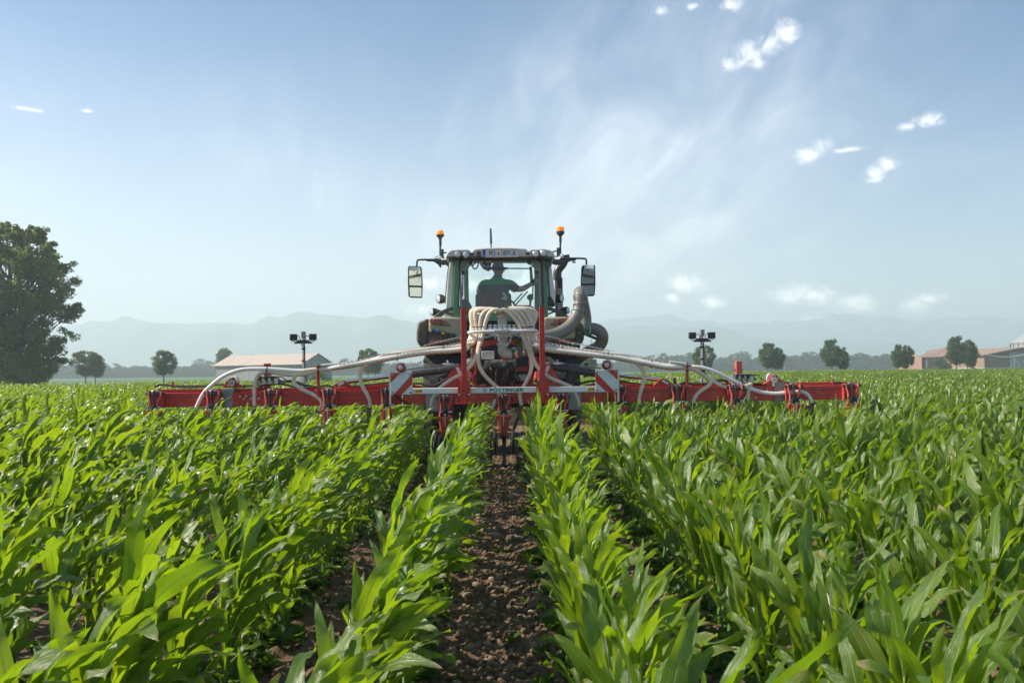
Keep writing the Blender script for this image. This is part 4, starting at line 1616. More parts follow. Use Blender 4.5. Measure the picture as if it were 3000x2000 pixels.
# ---- hoe units between the rows
def make_unit():
    y = TY - .13
    root = MB()
    root.box((0, y + .03, .90), (.17, .02, .21)).box((-.088, y, .90), (.012, .07, .22)).box((.088, y, .90), (.012, .07, .22))
    u = root.build('hoe_unit', M['red_dusty'], hoe, org=(0, TY, 0), bevel=.002)
    S = lambda mb, nm, mt, **k: mb.build(nm, M[mt], u, **k)
    S(MB().tube([(-.080, y - .05, 1.015), (-.076, y - .06, .96), (-.058, y - .075, .875), (-.066, y - .085, .79), (-.072, y - .09, .74), (-.058, y - .09, .56)], .0125, 8, 4), 'arm', 'salmon')
    S(MB().tube([(.082, y - .05, 1.015), (.076, y - .06, .95), (.046, y - .075, .88), (.036, y - .085, .80), (.050, y - .09, .74), (.060, y - .09, .56)], .0125, 8, 4), 'arm', 'salmon')
    S(MB().cyl((-.10, y - .045, .965), (.10, y - .045, .965), .015, n=10).cyl((-.115, y - .045, .985), (-.085, y - .045, .985), .02, n=8).cyl((.085, y - .045, .985), (.115, y - .045, .985), .02, n=8), 'cross_rod', 'dgrey')
    S(MB().cyl((-.085, y - .08, .805), (.085, y - .08, .805), .014, n=10), 'cross_rod', 'chrome')
    S(MB().box((0, y - .09, .80), (.075, .06, .075)), 'cylinder_block', 'ink', bevel=.006)
    S(MB().tube([(.0, y - .04, 1.02), (-.012, y - .08, .99), (-.01, y - .085, .92), (0, y - .085, .84)], .014, 7, 4), 'hydraulic_hose', 'rubber')
    S(MB().box((0, y - .035, 1.015), (.07, .04, .025)).cyl((-.05, y - .04, 1.01), (.05, y - .04, 1.01), .009, n=8), 'hose_clamp', 'steel', bevel=.004)
    S(MB().box((0, y - .11, .62), (.085, .07, .25)).box((-.075, y - .10, .73), (.05, .06, .05)).box((.075, y - .10, .73), (.05, .06, .05))
      .box((0, y - .02, .50), (.22, .18, .04)).bar((0, y - .11, .62), (0, y + .25, .40), .06, .06), 'tool_frame', 'red_dusty', bevel=.004)
    S(MB().cyl((0, y - .15, .77), (0, y - .15, .62), .006, n=6).cyl((-.012, y - .15, .77), (.012, y - .15, .77), .012, n=8), 'adjusting_pin', 'steel')
    for s in (-1, 1):
        S(MB().lathe([(.0, -.022), (.13, -.022), (.165, -.016), (.17, 0), (.165, .016), (.13, .022), (0, .022)], (s * .115, y - .12, .42), (1, 0, 0), 20), 'gauge_wheel', 'rubber')
        S(MB().box((s * .115, y - .16, .40), (.075, .05, .07)).bar((s * .06, y - .1, .52), (s * .11, y - .14, .40), .02, .03), 'wheel_bracket', 'lgrey', bevel=.003)
        S(MB().bar((s * .16, y + .05, .52), (s * .18, y - .02, .10), .02, .045).bar((s * .18, y - .02, .10), (s * .15, y + .10, .02), .10, .012), 'tine', 'dgrey')
    S(MB().bar((0, y + .1, .52), (0, y + .0, .10), .022, .05).bar((0, y + .0, .10), (0, y + .12, .02), .16, .012), 'tine', 'dgrey')
    S(MB().box((0, y + .10, .55), (.30, .05, .035)), 'crossbar', 'yellow')
    return u


unit = make_unit()
for k in range(-6, 7):
    if k == -6:
        u = unit
    else:
        u = unit.copy(); COL.objects.link(u)
        for ch in unit.children:
            c = ch.copy(); COL.objects.link(c); c.parent = u
    dz = 0.0 if abs(k) > 1 else -.10
    u.location = Vector((CX + .75 * k, TY, dz)) - ORG[hoe.name]
    ORG[u.name] = Vector((CX + .75 * k, TY, dz))

# ---- posts, white cross bar, lettering
PY = TY - .48
bar = MB()
pl, pr = P(1203, 1144.5, PY), P(1748, 1140, PY)
zb = (pl.z + pr.z) / 2
bar.box(((pl.x + pr.x) / 2, PY + .03, zb), (pr.x - pl.x, .05, .071))
bar_o = bar.build('cross_bar', M['white'], hoe, bevel=.006)
put_text('lettering', 'PÖTTINGER', .070, (P(1484, 1142, PY).x, PY + .002, zb), M['logo'], bar_o, bold=.0015, xs=1.13)
lx = P(1421, 1142, PY).x
for a in (-1, 1):
    for c in (-1, 1):
        ring = MB()
        k = 20
        pts = []
        for i in range(k):
            t = 2 * math.pi * i / k
            ct, st_ = math.cos(t), math.sin(t)
            pts.append(Vector((lx + a * .0118 + .0100 * abs(ct) ** .6 * (1 if ct > 0 else -1), PY + .003, zb + c * .0118 + .0100 * abs(st_) ** .6 * (1 if st_ > 0 else -1))))
        ring.tube(pts, .0017, 5, closed=True).build('emblem_ring', M['logo'], bar_o)


def warning_sticker(x, z, y, parent):
    s = MB().box((x, y, z), (.088, .003, .044)).build('warning_sticker', M['yellow'], parent)
    t = MB()
    c = [Vector((x - .038, y - .002, z - .015)), Vector((x - .004, y - .002, z - .015)), Vector((x - .021, y - .002, z + .016))]
    for i in range(3):
        t.bar(c[i], c[(i + 1) % 3], .002, .003)
    t.box((x - .021, y - .002, z - .003), (.003, .002, .012))
    t.box((x + .010, y - .002, z - .004), (.010, .002, .024))
    t.box((x + .018, y - .002, z - .014), (.006, .002, .003))
    t.box((x + .032, y - .002, z - .003), (.008, .002, .026)).cyl((x + .032, y - .001, z + .014), (x + .032, y - .003, z + .014), .005, n=8)
    t.box((x + .032, y - .002, z + .004), (.018, .002, .005))
    t.build('pictogram', M['ink'], s)


warning_sticker(P(1226, 1145, PY).x, zb, PY + .003, bar_o)
warning_sticker(P(1732, 1141, PY).x, zb, PY + .003, bar_o)
for px, ptop, pbot, m in ((1359.5, 904, 1180, 'red'), (1586, 900, 1178, 'red')):
    t, bt = P(px, ptop, PY - .04), P(px + (0 if px < 1500 else 5), pbot, PY - .04)
    x = (t.x + bt.x) / 2
    o = MB().box((x, PY - .04, (t.z + bt.z) / 2), (.066, .066, t.z - bt.z)).build('parking_post', M[m], hoe, bevel=.006)
    MB().box((x, PY - .04, t.z + .004), (.062, .062, .010)).build('post_cap', M['black'], o, bevel=.004)
    s = P(px, 1137, PY)
    sl = MB().box((x, PY - .04, s.z + .06), (.078, .080, .20)).build('post_sleeve', M['red'], o, bevel=.004)
    c = MB()
    for sg in (-1, 1):
        c.prism([(x + sg * .039, PY - .075, s.z - .10), (x + sg * .080, PY - .075, s.z - .10), (x + sg * .080, PY - .075, s.z + .035), (x + sg * .060, PY - .075, s.z + .070), (x + sg * .039, PY - .075, s.z + .070)], (0, .012, 0))
    q = c.build('clamp_plate', M['red'], o); fix_normals(q)
    bolts([Vector((x + sg * .062, PY - .075, s.z - .075)) for sg in (-1, 1)], q, .012)
    sg = -1 if px < 1500 else 1
    MB().tube([(x + sg * .03, PY - .05, s.z + .115), (x + sg * .05, PY - .06, s.z + .115), (x + sg * .085, PY - .06, s.z + (.135 if sg < 0 else .165))], .007, 6, 3).build('lock_lever', M['steel'], o)
    MB().box((x - sg * .052, PY - .05, s.z + .11), (.02, .03, .04)).build('lock_nut', M['steel'], o, bevel=.004)
    MB().box((x, PY - .03, bt.z - .005), (.20, .13, .014)).box((x - .1, PY - .03, bt.z + .02), (.014, .1, .06)).box((x + .1, PY - .03, bt.z + .02), (.014, .1, .06)).build('post_foot', M['red'], o, bevel=.003)
    # arm that carries the post from the beam
    MB().bar((x + (.045 if px < 1500 else -.05), PY, s.z + .17), (x + (.06 if px < 1500 else -.06), TY - .05, s.z + .11), .075, .085).build('carrier_arm', M['salmon'], o, bevel=.004)

# ---- striped warning boards with round lamps
def board(c0, c1, mirror, lamp, lr):
    x0, x1, z1, z0 = c0.x, c1.x, c0.z, c1.z
    y = PY - .02
    W, Hh = x1 - x0, z1 - z0
    root = MB().box(((x0 + x1) / 2, y, (z0 + z1) / 2), (W, .012, Hh)).build('warning_board', M['panel_white'], hoe, bevel=.004)
    mx = (lambda t: x1 - t * W) if mirror else (lambda t: x0 + t * W)
    for poly in ([(0, 1), (.47, 1), (0, .53)], [(1, .93), (1, .48), (.50, 0), (.12, 0)]):
        m = MB(); m.prism([(mx(a), y - .0075, z0 + b_ * Hh) for a, b_ in poly], (0, .003, 0)); q = m.build('red_stripe', M['panel_red'], root); fix_normals(q)
    for a in (.08, .92):
        for b_ in (.09, .92):
            p = Vector((x0 + a * W, y - .006, z0 + b_ * Hh))
            MB().cyl(p, p + Vector((0, -.008, 0)), .015, n=12).build('bolt', M['grey'], root)
    # lamp bracket and lamp
    br = MB()
    s = -1 if not mirror else 1
    br.prism([(lamp.x + s * .085, y + .002, z1 - .005), (lamp.x + s * .085, y + .002, lamp.z + .03), (lamp.x + s * .03, y + .002, lamp.z + .075), (lamp.x - s * .04, y + .002, lamp.z + .055), (lamp.x - s * .07, y + .002, z1 - .005)], (0, .008, 0))
    q = br.build('lamp_bracket', M['white'], root); fix_normals(q)
    l = MB().lathe([(lr, .0), (lr, .03), (lr * .93, .045)], lamp + Vector((0, -.0, 0)), (0, -1, 0), 28).build('lamp_housing', M['black'], root)
    MB().lathe([(lr * .93, .040), (lr * .80, .052), (lr * .46, .054)], lamp, (0, -1, 0), 28).build('red_lens', M['tail_bright'], root)
    MB().lathe([(lr * .46, .054), (lr * .40, .060), (0, .062)], lamp, (0, -1, 0), 20).build('clear_lens', M['lamp'], root)
    for k in range(5):
        a = 2 * math.pi * k / 5
        c = lamp + Vector((math.cos(a) * lr * .26, -.060, math.sin(a) * lr * .26))
        MB().cyl(c, c + Vector((0, -.004, 0)), lr * .10, n=8).build('lamp_diode', M['grey'], root)
    MB().box((mx(-.035), y + .03, (z0 + z1) / 2 - .05), (.022, .03, Hh + .15)).build('board_post', M['steel'], root)


board(P(1144, 1091.7, PY - .02), P(1208.5, 1155.4, PY - .02), False, P(1175.6, 1077, PY - .02), .058)
board(P(1744, 1084, PY - .02), P(1810, 1147.7, PY - .02), True, P(1776.6, 1069, PY - .02), .058)

# ---- lamp masts
def mast(zn, x, ytop, ybase, ybar, lab):
    Y = TY + .12
    t, bt = zn(x, ytop, Y), zn(x, ybase, Y)
    root = MB().cyl((t.x, Y, t.z - .02), (t.x, Y, bt.z - .15), .019, n=12).build('lamp_mast', M['steel'], hoe)
    MB().box((t.x + .004, Y - .01, t.z - .035), (.052, .05, .088)).build('camera_box', M['grey'], root, bevel=.004)
    zb_ = zn(x, ybar, Y).z
    MB().prism([(t.x - .13, Y - .025, zb_ - .025), (t.x + .13, Y - .025, zb_ - .025), (t.x + .07, Y - .025, zb_ + .025), (t.x - .07, Y - .025, zb_ + .025)], (0, .01, 0)).build('cross_arm', M['dgrey'], root)
    for s in (-1, 1):
        c = Vector((t.x + s * .128, Y - .01, zb_ + .055))
        l = MB().box(c, (.098, .05, .072)).build('work_lamp', M['black'], root, bevel=.012)
        for k in range(6):
            MB().box(c + Vector((-.042 + k * .017, .0, .042)), (.006, .05, .016)).build('cooling_fin', M['black'], l)
        MB().box(c + Vector((0, -.01, -.045)), (.05, .03, .022)).build('lamp_bracket', M['steel'], l)
        MB().tube([c + Vector((-s * .04, -.02, .01)), c + Vector((-s * .08, -.03, .02)), (t.x + s * .012, Y - .03, zb_ - .06)], .005, 5, 4).build('cable', M['rubber'], root)
    MB().tube([(t.x + .022, Y - .02, zb_ - .05), (t.x + .02, Y - .025, zb_ - .3), (t.x + .025, Y - .03, bt.z + .15), (t.x + .05, Y - .04, bt.z + .02)], .008, 6, 5).build('cable', M['rubber'], root)
    bl = mat('blue_cable', (.03, .10, .35), .5) if 'blue_cable' not in bpy.data.materials else bpy.data.materials['blue_cable']
    MB().tube([(t.x + .02, Y - .03, bt.z + .26), (t.x + .07, Y - .05, bt.z + .22), (t.x + .085, Y - .05, bt.z + .15), (t.x + .03, Y - .04, bt.z + .08), (t.x - .02, Y - .04, bt.z + .02), (t.x + .05, Y - .03, bt.z - .05)], .005, 5, 5).build('cable', bl, root)
    for dz in (.08, .24):
        MB().cyl((t.x, Y, zb_ - dz), (t.x, Y, zb_ - dz - .025), .026, n=10).build('cable_band', M['black'], root)
    MB().box((t.x, Y - .02, bt.z + .17), (.05, .06, .09)).build('junction_box', M['black'], root, bevel=.01)


mast(r3, 1437, 97, 545, 180, '')
mast(r4, 899, 80, 525, 165, '')

# ---- red uprights, hose carriers
for zn, x, y0, y1, m in ((r3, 1566, 425, 640, 'red'), (r4, 775, 420, 695, 'red_dusty')):
    a, c = zn(x, y0, TY - .13), zn(x, y1, TY - .13)
    o = MB().box(((a.x + c.x) / 2, TY - .13, (a.z + c.z) / 2), (.036, .03, a.z - c.z)).build('hose_support', M[m], hoe, bevel=.003)
    MB().box((a.x, TY - .13, a.z + .055), (.09, .06, .02)).build('hose_cradle', M['salmon'], o, bevel=.004)
    bolts([Vector((a.x + s * .04, TY - .10, Z1 + .02)) for s in (-1, 1)], o, .01)
for zn, x, y0, y1, w, m in ((r3, 1128, 366, 500, .078, 'red'), (r4, 1215, 346, 480, .078, 'salmon')):
    a, c = zn(x, y0, TY + .25), zn(x, y1, TY + .25)
    o = MB().box(((a.x + c.x) / 2, TY + .25, (a.z + c.z) / 2 - .15), (w, .08, a.z - c.z + .3)).build('folding_stop', M[m], hoe, bevel=.004)
    MB().cyl((a.x - w * .7, TY + .25, a.z - .12), (a.x + w * .7, TY + .25, a.z - .12), .014, n=8).build('stop_pin', M['dgrey'], o)
for zn, x, y0, y1 in ((r3, 312, 522, 575), (r4, 2027, 502, 600)):
    a, c = zn(x, y0, TY - .03), zn(x, y1, TY - .03)
    MB().box(((a.x + c.x) / 2, TY - .03, (a.z + c.z) / 2), (.02, .03, a.z - c.z)).build('cable_stud', M['red'], hoe, bevel=.002)

# ---- valve blocks on the wings
def valve_block(c, w):
    root = MB().box(c, (w, .10, .085)).box(c + Vector((0, .0, .052)), (w * .94, .07, .02)).build('valve_block', M['steel'], hoe, bevel=.004)
    n = 3
    for k in range(n):
        x = c.x - w * .26 + k * w * .26
        MB().cyl((x, c.y - .05, c.z - .01), (x, c.y - .085, c.z - .01), .021, n=12).build('solenoid', M['black'], root)
        MB().cyl((x, c.y - .085, c.z - .01), (x, c.y - .092, c.z - .01), .012, n=8).build('solenoid_nut', M['steel'], root)
        MB().box((x, c.y - .06, c.z + .035), (.035, .03, .05)).build('plug', M['black'], root, bevel=.004)
        MB().tube([(x, c.y - .06, c.z + .06), (x + .05, c.y - .07, c.z + .04), (x + .12, c.y - .06, c.z + .05), (x + .2, c.y, c.z - .02)], .006, 5, 4).build('cable', M['rubber'], root)
    for s in (-1, 1):
        MB().cyl((c.x + s * w * .5, c.y, c.z), (c.x + s * (w * .5 + .06), c.y, c.z - .01), .014, n=8).build('fitting', M['steel'], root)


valve_block(r3(1128, 515, TY - .02), .30)
valve_block(r4(1240, 497, TY - .02), .28)

# ---- black hydraulic lines lying along the beams
def line(pts, rad=.011, m='rubber', nm='hydraulic_line'):
    return MB().tube(pts, rad, 6, 6).build(nm, M[m], hoe)


line([r3(x, y, TY + .02) for x, y in ((150, 565), (200, 548), (300, 560), (420, 572), (600, 566), (700, 548), (860, 572), (1000, 562), (1110, 585))])
line([r3(x, y, TY + .06) for x, y in ((160, 570), (230, 545), (350, 558), (640, 556), (740, 545), (900, 556), (1060, 552), (1200, 545), (1320, 525), (1400, 545), (1540, 575), (1620, 552), (1700, 570))])
line([r3(x, y, TY + .0) for x, y in ((1010, 590), (1100, 555), (1180, 540), (1260, 545), (1400, 575), (1500, 570), (1640, 556), (1680, 566))], .013)
line([r3(x, y, TY + .10) for x, y in ((1230, 530), (1330, 512), (1440, 545), (1560, 565), (1650, 552))], .013)
line([zA(x, y, TY + .06) for x, y in ((600, 735), (760, 715), (1100, 680), (1500, 635), (1600, 650))], .013)
line([zA(x, y, TY + .09) for x, y in ((700, 735), (1000, 705), (1300, 665), (1520, 640), (1620, 600))], .013)
line([zB(x, y, TY + .06) for x, y in ((330, 520), (800, 525), (1000, 560), (1300, 595), (1500, 600))], .014)
line([zB(x, y, TY + .09) for x, y in ((300, 540), (760, 540), (1100, 575), (1500, 610))], .013)
line([r4(x, y, TY + .06) for x, y in ((640, 560), (760, 535), (900, 540), (1000, 520), (1060, 505), (1130, 520))], .013)
line([r4(x, y, TY + .02) for x, y in ((690, 550), (760, 528), (830, 545), (960, 535), (1070, 515), (1130, 535))], .012)
line([r4(x, y, TY + .02) for x, y in ((1330, 540), (1440, 552), (1520, 545), (1580, 530), (1660, 538), (1690, 550))], .012)
line([r4(x, y, TY + .05) for x, y in ((2000, 548), (2060, 530), (2120, 535), (2200, 560), (2230, 590))], .011)
line([r4(x, y, TY + .03) for x, y in ((660, 490), (672, 540), (690, 560))], .022)
line([zL(x, y, TY + .0) for x, y in ((200, 430), (330, 430), (480, 465), (600, 470), (740, 420), (830, 360), (880, 340))], .014)
line([zL(x, y, TY + .03) for x, y in ((820, 440), (720, 350), (710, 295), (760, 280), (830, 340), (840, 410))], .016)
line([zL(x, y, TY - .12) for x, y in ((880, 400), (960, 360), (1060, 290), (1170, 235))], .010)
line([zR(x, y, TY + .0) for x, y in ((1880, 370), (1700, 395), (1560, 430), (1400, 400), (1280, 350), (1200, 330))], .016)
line([zR(x, y, TY + .03) for x, y in ((1210, 420), (1270, 340), (1300, 260), (1295, 210))], .014)
line([zA(x, y, TY - .11) for x, y in ((1730, 920), (1800, 990), (1900, 1060), (2010, 1100))], .014)

# ---- seed hoses
HR = .0265


def hose(pts, m='hose', rad=HR):
    return MB().tube(pts, rad, 10, 7).build('seed_hose', M[m], hoe)


def bundle_l(i):
    o = [(0.000, .00, .028), (.0, .05, .012), (.0, .02, -.024), (.0, -.04, -.012)][i]
    off = Vector(o)
    return [p + off for p in (r2(735, 612, TY - .1), r2(560, 640, TY - .12), r2(330, 655, TY - .12), r2(120, 682, TY - .12), r2(0, 702, TY - .12), r3(2120, 322, TY - .12), r3(1900, 362, TY - .12), r3(1740, 388, TY - .12))], off


def bundle_r(i):
    o = [(0.000, .00, .026), (.0, .05, .010), (.0, .02, -.024), (.0, -.04, -.010)][i]
    off = Vector(o)
    return [p + off for p in (r2(1520, 575, TY - .1), r2(1640, 622, TY - .12), r2(1850, 652, TY - .12), r2(2100, 680, TY - .12), r2(2320, 706, TY - .12), r4(200, 312, TY - .12), r4(400, 352, TY - .12), r4(600, 388, TY - .12))], off


YF = TY - .10
hA = [(1092, 182), (1040, 190), (985, 240), (950, 330), (935, 400), (915, 500), (888, 600), (868, 700), (880, 830), (950, 950), (1080, 1075), (1112, 1130), (1065, 1230), (1018, 1330)]
hose([r2(x, y, YF - .03) for x, y in hA])
hB = [(1060, 180), (960, 195), (905, 260), (890, 350), (895, 450), (880, 560), (840, 720), (790, 815), (700, 905), (560, 985), (430, 1080), (355, 1180), (326, 1260), (328, 1335)]
hose([r2(x, y, YF - .01) for x, y in hB])
tops_l = [[(1030, 178), (900, 182), (835, 215), (835, 310), (852, 390), (855, 480), (805, 570)],
          [(1020, 175), (880, 178), (800, 215), (795, 310), (818, 390), (825, 480), (775, 570)],
          [(1000, 178), (860, 172), (785, 205), (783, 290), (800, 390), (800, 480), (755, 575)],
          [(1010, 215), (900, 245), (850, 265), (800, 330), (790, 400), (780, 490), (740, 585)]]
tails_l = [[r3(1960, 395, YF), r3(1925, 470, YF), r3(1945, 560, YF), r3(1990, 640, YF), r3(2012, 700, YF), r3(2008, 760, YF)],
           [r3(1570, 412, YF), r3(1430, 432, YF), r3(1362, 478, YF), r3(1365, 545, YF), r3(1450, 600, YF), r3(1550, 650, YF), r3(1597, 710, YF), r3(1560, 790, YF)],
           [r3(1570, 425, YF), r3(1450, 455, YF), r3(1300, 462, YF), r3(1120, 438, YF), r3(1045, 475, YF), r3(1018, 560, YF), r3(1015, 650, YF), r3(1014, 745, YF)],
           [r3(1570, 420, YF), r3(1400, 430, YF), r3(1240, 420, YF), r3(1080, 412, YF), r3(900, 420, YF), r3(760, 470, YF), r3(650, 550, YF), r3(570, 635, YF), r3(505, 770, YF)]]
for i in range(4):
    mid, off = bundle_l(i)
    top = [r2(x, y, TY - .02 + .04 * i) for x, y in tops_l[i]]
    if i == 0:
        mid = mid[:-2]
    hose(top + mid + tails_l[i], 'hose_white' if i == 3 else 'hose')
hA2 = [(1132, 182), (1190, 195), (1260, 255), (1325, 345), (1365, 450), (1405, 560), (1455, 690), (1482, 790), (1470, 890), (1425, 1000), (1375, 1090), (1345, 1150), (1350, 1210), (1362, 1280)]
hose([r2(x, y, YF - .03) for x, y in hA2])
hB2 = [(1190, 178), (1260, 200), (1340, 280), (1390, 380), (1425, 490), (1460, 620), (1500, 755), (1560, 860), (1690, 965), (1840, 1030), (1930, 1075), (1990, 1160), (2018, 1240), (2024, 1300)]
hose([r2(x, y, YF - .01) for x, y in hB2])
tops_r = [[(1200, 175), (1310, 190), (1395, 270), (1435, 370), (1445, 470), (1490, 555)],
          [(1210, 172), (1380, 185), (1450, 260), (1475, 360), (1480, 470), (1505, 555)],
          [(1220, 168), (1420, 170), (1525, 205), (1525, 280), (1495, 370), (1495, 480), (1520, 560)],
          [(1210, 178), (1400, 205), (1500, 255), (1475, 330), (1470, 400), (1485, 490), (1530, 565)]]
tails_r = [[r4(280, 325, YF), r4(345, 365, YF), r4(395, 430, YF), r4(402, 510, YF), r4(375, 600, YF), r4(358, 670, YF), r4(362, 730, YF)],
           [r4(760, 398, YF), r4(880, 400, YF), r4(965, 425, YF), r4(995, 480, YF), r4(965, 550, YF), r4(890, 605, YF), r4(840, 660, YF), r4(825, 720, YF)],
           [r4(760, 405, YF), r4(860, 430, YF), r4(980, 510, YF), r4(1100, 570, YF), r4(1210, 578, YF), r4(1290, 555, YF), r4(1322, 545, YF), r4(1305, 590, YF), r4(1297, 640, YF), r4(1296, 700, YF)],
           [r4(760, 395, YF), r4(900, 402, YF), r4(1020, 440, YF), r4(1150, 505, YF), r4(1270, 562, YF), r4(1400, 608, YF), r4(1520, 625, YF), r4(1650, 615, YF), r4(1750, 608, YF), r4(1815, 640, YF), r4(1856, 715, YF)]]
for i in range(4):
    mid, off = bundle_r(i)
    top = [r2(x, y, TY - .02 + .04 * i) for x, y in tops_r[i]]
    if i == 0:
        mid = mid[:-2]
    hose(top + mid + tails_r[i], 'hose_white' if i == 3 else 'hose')
# outlet tubes at the hose ends
for z_, x, y in ((r2, 1018, 1320), (r2, 328, 1330), (r3, 2008, 750), (r3, 1562, 780), (r3, 1014, 735), (r3, 507, 760), (r2, 1362, 1275), (r2, 2024, 1295), (r4, 362, 722), (r4, 825, 712), (r4, 1296, 692), (r4, 1856, 708)):
    p = z_(x, y, YF)
    o = MB().cyl(p + Vector((0, 0, .03)), p + Vector((-.02, .02, -.20)), .026, n=10).build('seed_outlet', M['brown'], hoe)
    MB().cyl(p + Vector((0, 0, .005)), p + Vector((0, 0, -.015)), .033, n=10).build('hose_clip', M['black'], o)
    MB().box(p + Vector((-.05, .03, -.06)), (.07, .05, .06)).bar(p + Vector((-.02, .03, -.1)), p + Vector((-.1, .12, -.32)), .025, .04).build('outlet_bracket', M['mud'], o, bevel=.004)
# cable ties
for z_, x, y, n_ in ((r2, 460, 645, 0), (r2, 385, 690, 0), (r3, 2250, 310, 0), (r3, 1910, 348, 0), (r3, 1565, 412, 0), (r2, 1830, 640, 0), (r2, 1890, 690, 0), (r4, 90, 302, 0), (r4, 468, 370, 0), (r4, 775, 395, 0), (r3, 1120, 428, 0), (r4, 1250, 560, 0)):
    p = z_(x, y, YF - .06)
    MB().bar(p + Vector((.008, 0, .055)), p + Vector((-.008, 0, -.055)), .014, .012).build('cable_tie', M['ink'], hoe)
for z_, a, c in ((r2, (790, 382), (970, 368)), (r2, (1310, 385), (1500, 375)), (r2, (858, 602), (925, 606))):
    MB().tube([z_(*a, YF - .01), z_((a[0] + c[0]) / 2, (a[1] + c[1]) / 2 + 8, YF - .07), z_(*c, YF - .01)], .007, 5, 4).build('cable_tie', M['ink'], hoe)

# ---- distributor head
DX = r2(1143, 300, TY).x
zt = r2(1143, 172, TY).z
zf1, zf2, ze_ = r2(1143, 265, TY).z, r2(1143, 580, TY).z, r2(1143, 660, TY).z
d0 = MB().lathe([(.0, zt), (.075, zt), (.085, zt - .01), (.085, zt - .05), (.070, zt - .055), (.070, zf1 + .012), (.085, zf1 + .010), (.085, zf1 - .010), (.064, zf1 - .012),
                 (.064, zf2 + .012), (.085, zf2 + .01), (.085, zf2 - .01), (.066, zf2 - .012)], (DX, TY + .02, 0), (0, 0, 1), 24).build('distributor_head', M['lgrey'], hoe)
for k in range(12):
    a = 2 * math.pi * (k + .5) / 12
    c = Vector((DX, TY + .02, zt - .03))
    MB().cyl(c + Vector((math.cos(a) * .07, math.sin(a) * .07, 0)), c + Vector((math.cos(a) * .13, math.sin(a) * .13, -.004)), .029, n=10).build('outlet', M['lgrey'], d0)
el = [Vector((DX, TY + .02, zf2 - .01)), Vector((DX + .005, TY + .02, ze_ + .02)), r2(1165, 690, TY + .02), r2(1205, 725, TY + .02), r2(1260, 735, TY + .02)]
el = [Vector((DX, TY + .02, zf2)), Vector((DX + .004, TY + .02, zf2 - .09)), r2(1165, 672, TY + .02), r2(1200, 692, TY + .02), r2(1255, 690, TY + .02)]
MB().tube(el, .066, 16, 5).build('elbow_pipe', M['lgrey'], d0)
MB().tube([r2(1250, 690, TY + .02), r2(1320, 672, TY + .05), r2(1420, 650, TY + .15), r2(1540, 620, TY + .35)], .075, 14, 5).build('blower_hose', M['big_hose'], d0)
MB().tube([r2(1268, 690, TY + .02), r2(1300, 680, TY + .03)], .080, 14, 3).build('hose_clamp', M['chrome'], d0)
# hoop that gathers the hoses
zr = r2(1143, 440, TY).z
hp = []
a_, b_ = (r2(1545, 440, TY - .2).x - r2(748, 440, TY - .2).x) / 2, .20
xc = (r2(1545, 440, TY - .2).x + r2(748, 440, TY - .2).x) / 2
for k in range(48):
    t = 2 * math.pi * k / 48
    ct, st_ = math.cos(t), math.sin(t)
    hp.append(Vector((xc + a_ * abs(ct) ** .55 * (1 if ct > 0 else -1), TY + .0 + b_ * abs(st_) ** .55 * (1 if st_ > 0 else -1), zr + .006 * ct)))
MB().tube(hp, .0195, 10, closed=True).build('hose_hoop', M['white'], hoe)
MB().box((DX, TY - .222, zr), (.20, .012, .036)).build('hoop_plate', M['white'], hoe, bevel=.004)
bolts([Vector((DX + s * .085, TY - .228, zr)) for s in (-1, 1)], hoe, .013, 'dgrey')
# slotted white tags
for k in range(6):
    c = r2(1006 + k * 54.5, 386, TY - .16)
    t = MB()
    t.box(c + Vector((0, 0, -.020)), (.036, .006, .028)).box(c + Vector((0, 0, .029)), (.036, .006, .008))
    for s in (-1, 0, 1):
        t.box(c + Vector((s * .0155, 0, .010)), (.006, .0055, .034))
    t.build('slotted_tag', M['white'], hoe, bevel=.002)
MB().box(r2(1143, 408, TY - .10), (.40, .05, .03)).build('tag_rail', M['steel'], hoe, bevel=.003)
b = MB(); b.prism([r2(x, y, TY - .15) for x, y in ((985, 460), (1300, 460), (1210, 500), (1080, 500))], (0, .03, 0)); q = b.build('hoop_bracket', M['lgrey'], hoe); fix_normals(q)


# ---- chains
def chain(pts, name='chain', m='steel', pitch=.034, rad=.0042, w=.0105):
    path = catmull(pts, 24)
    L = [0.0]
    for i in range(1, len(path)):
        L.append(L[-1] + (path[i] - path[i - 1]).length)
    b = MB()
    n = int(L[-1] / (pitch * .78))
    for k in range(n):
        s0, s1 = k * pitch * .78, k * pitch * .78 + pitch
        def at(s):
            s = min(max(s, 0), L[-1])
            j = int(np.searchsorted(L, s, side='right')) - 1
            j = min(max(j, 0), len(path) - 2)
            t = (s - L[j]) / max(1e-9, L[j + 1] - L[j])
            return path[j].lerp(path[j + 1], t)
        a, c = at(s0), at(s1)
        d = (c - a)
        if d.length < 1e-5:
            continue
        d.normalize()
        s_, u_ = frame_of(d)
        e = s_ if k % 2 else u_
        loop = []
        hl = pitch * .5 - w
        mid = (a + c) / 2
        for i in range(10):
            t = 2 * math.pi * i / 10
            loop.append(mid + d * (math.cos(t) * w + (hl if math.cos(t) > 0 else -hl)) + e * math.sin(t) * w)
        b.tube(loop, rad, 5, closed=True)
    return b.build(name, M[m], hoe)


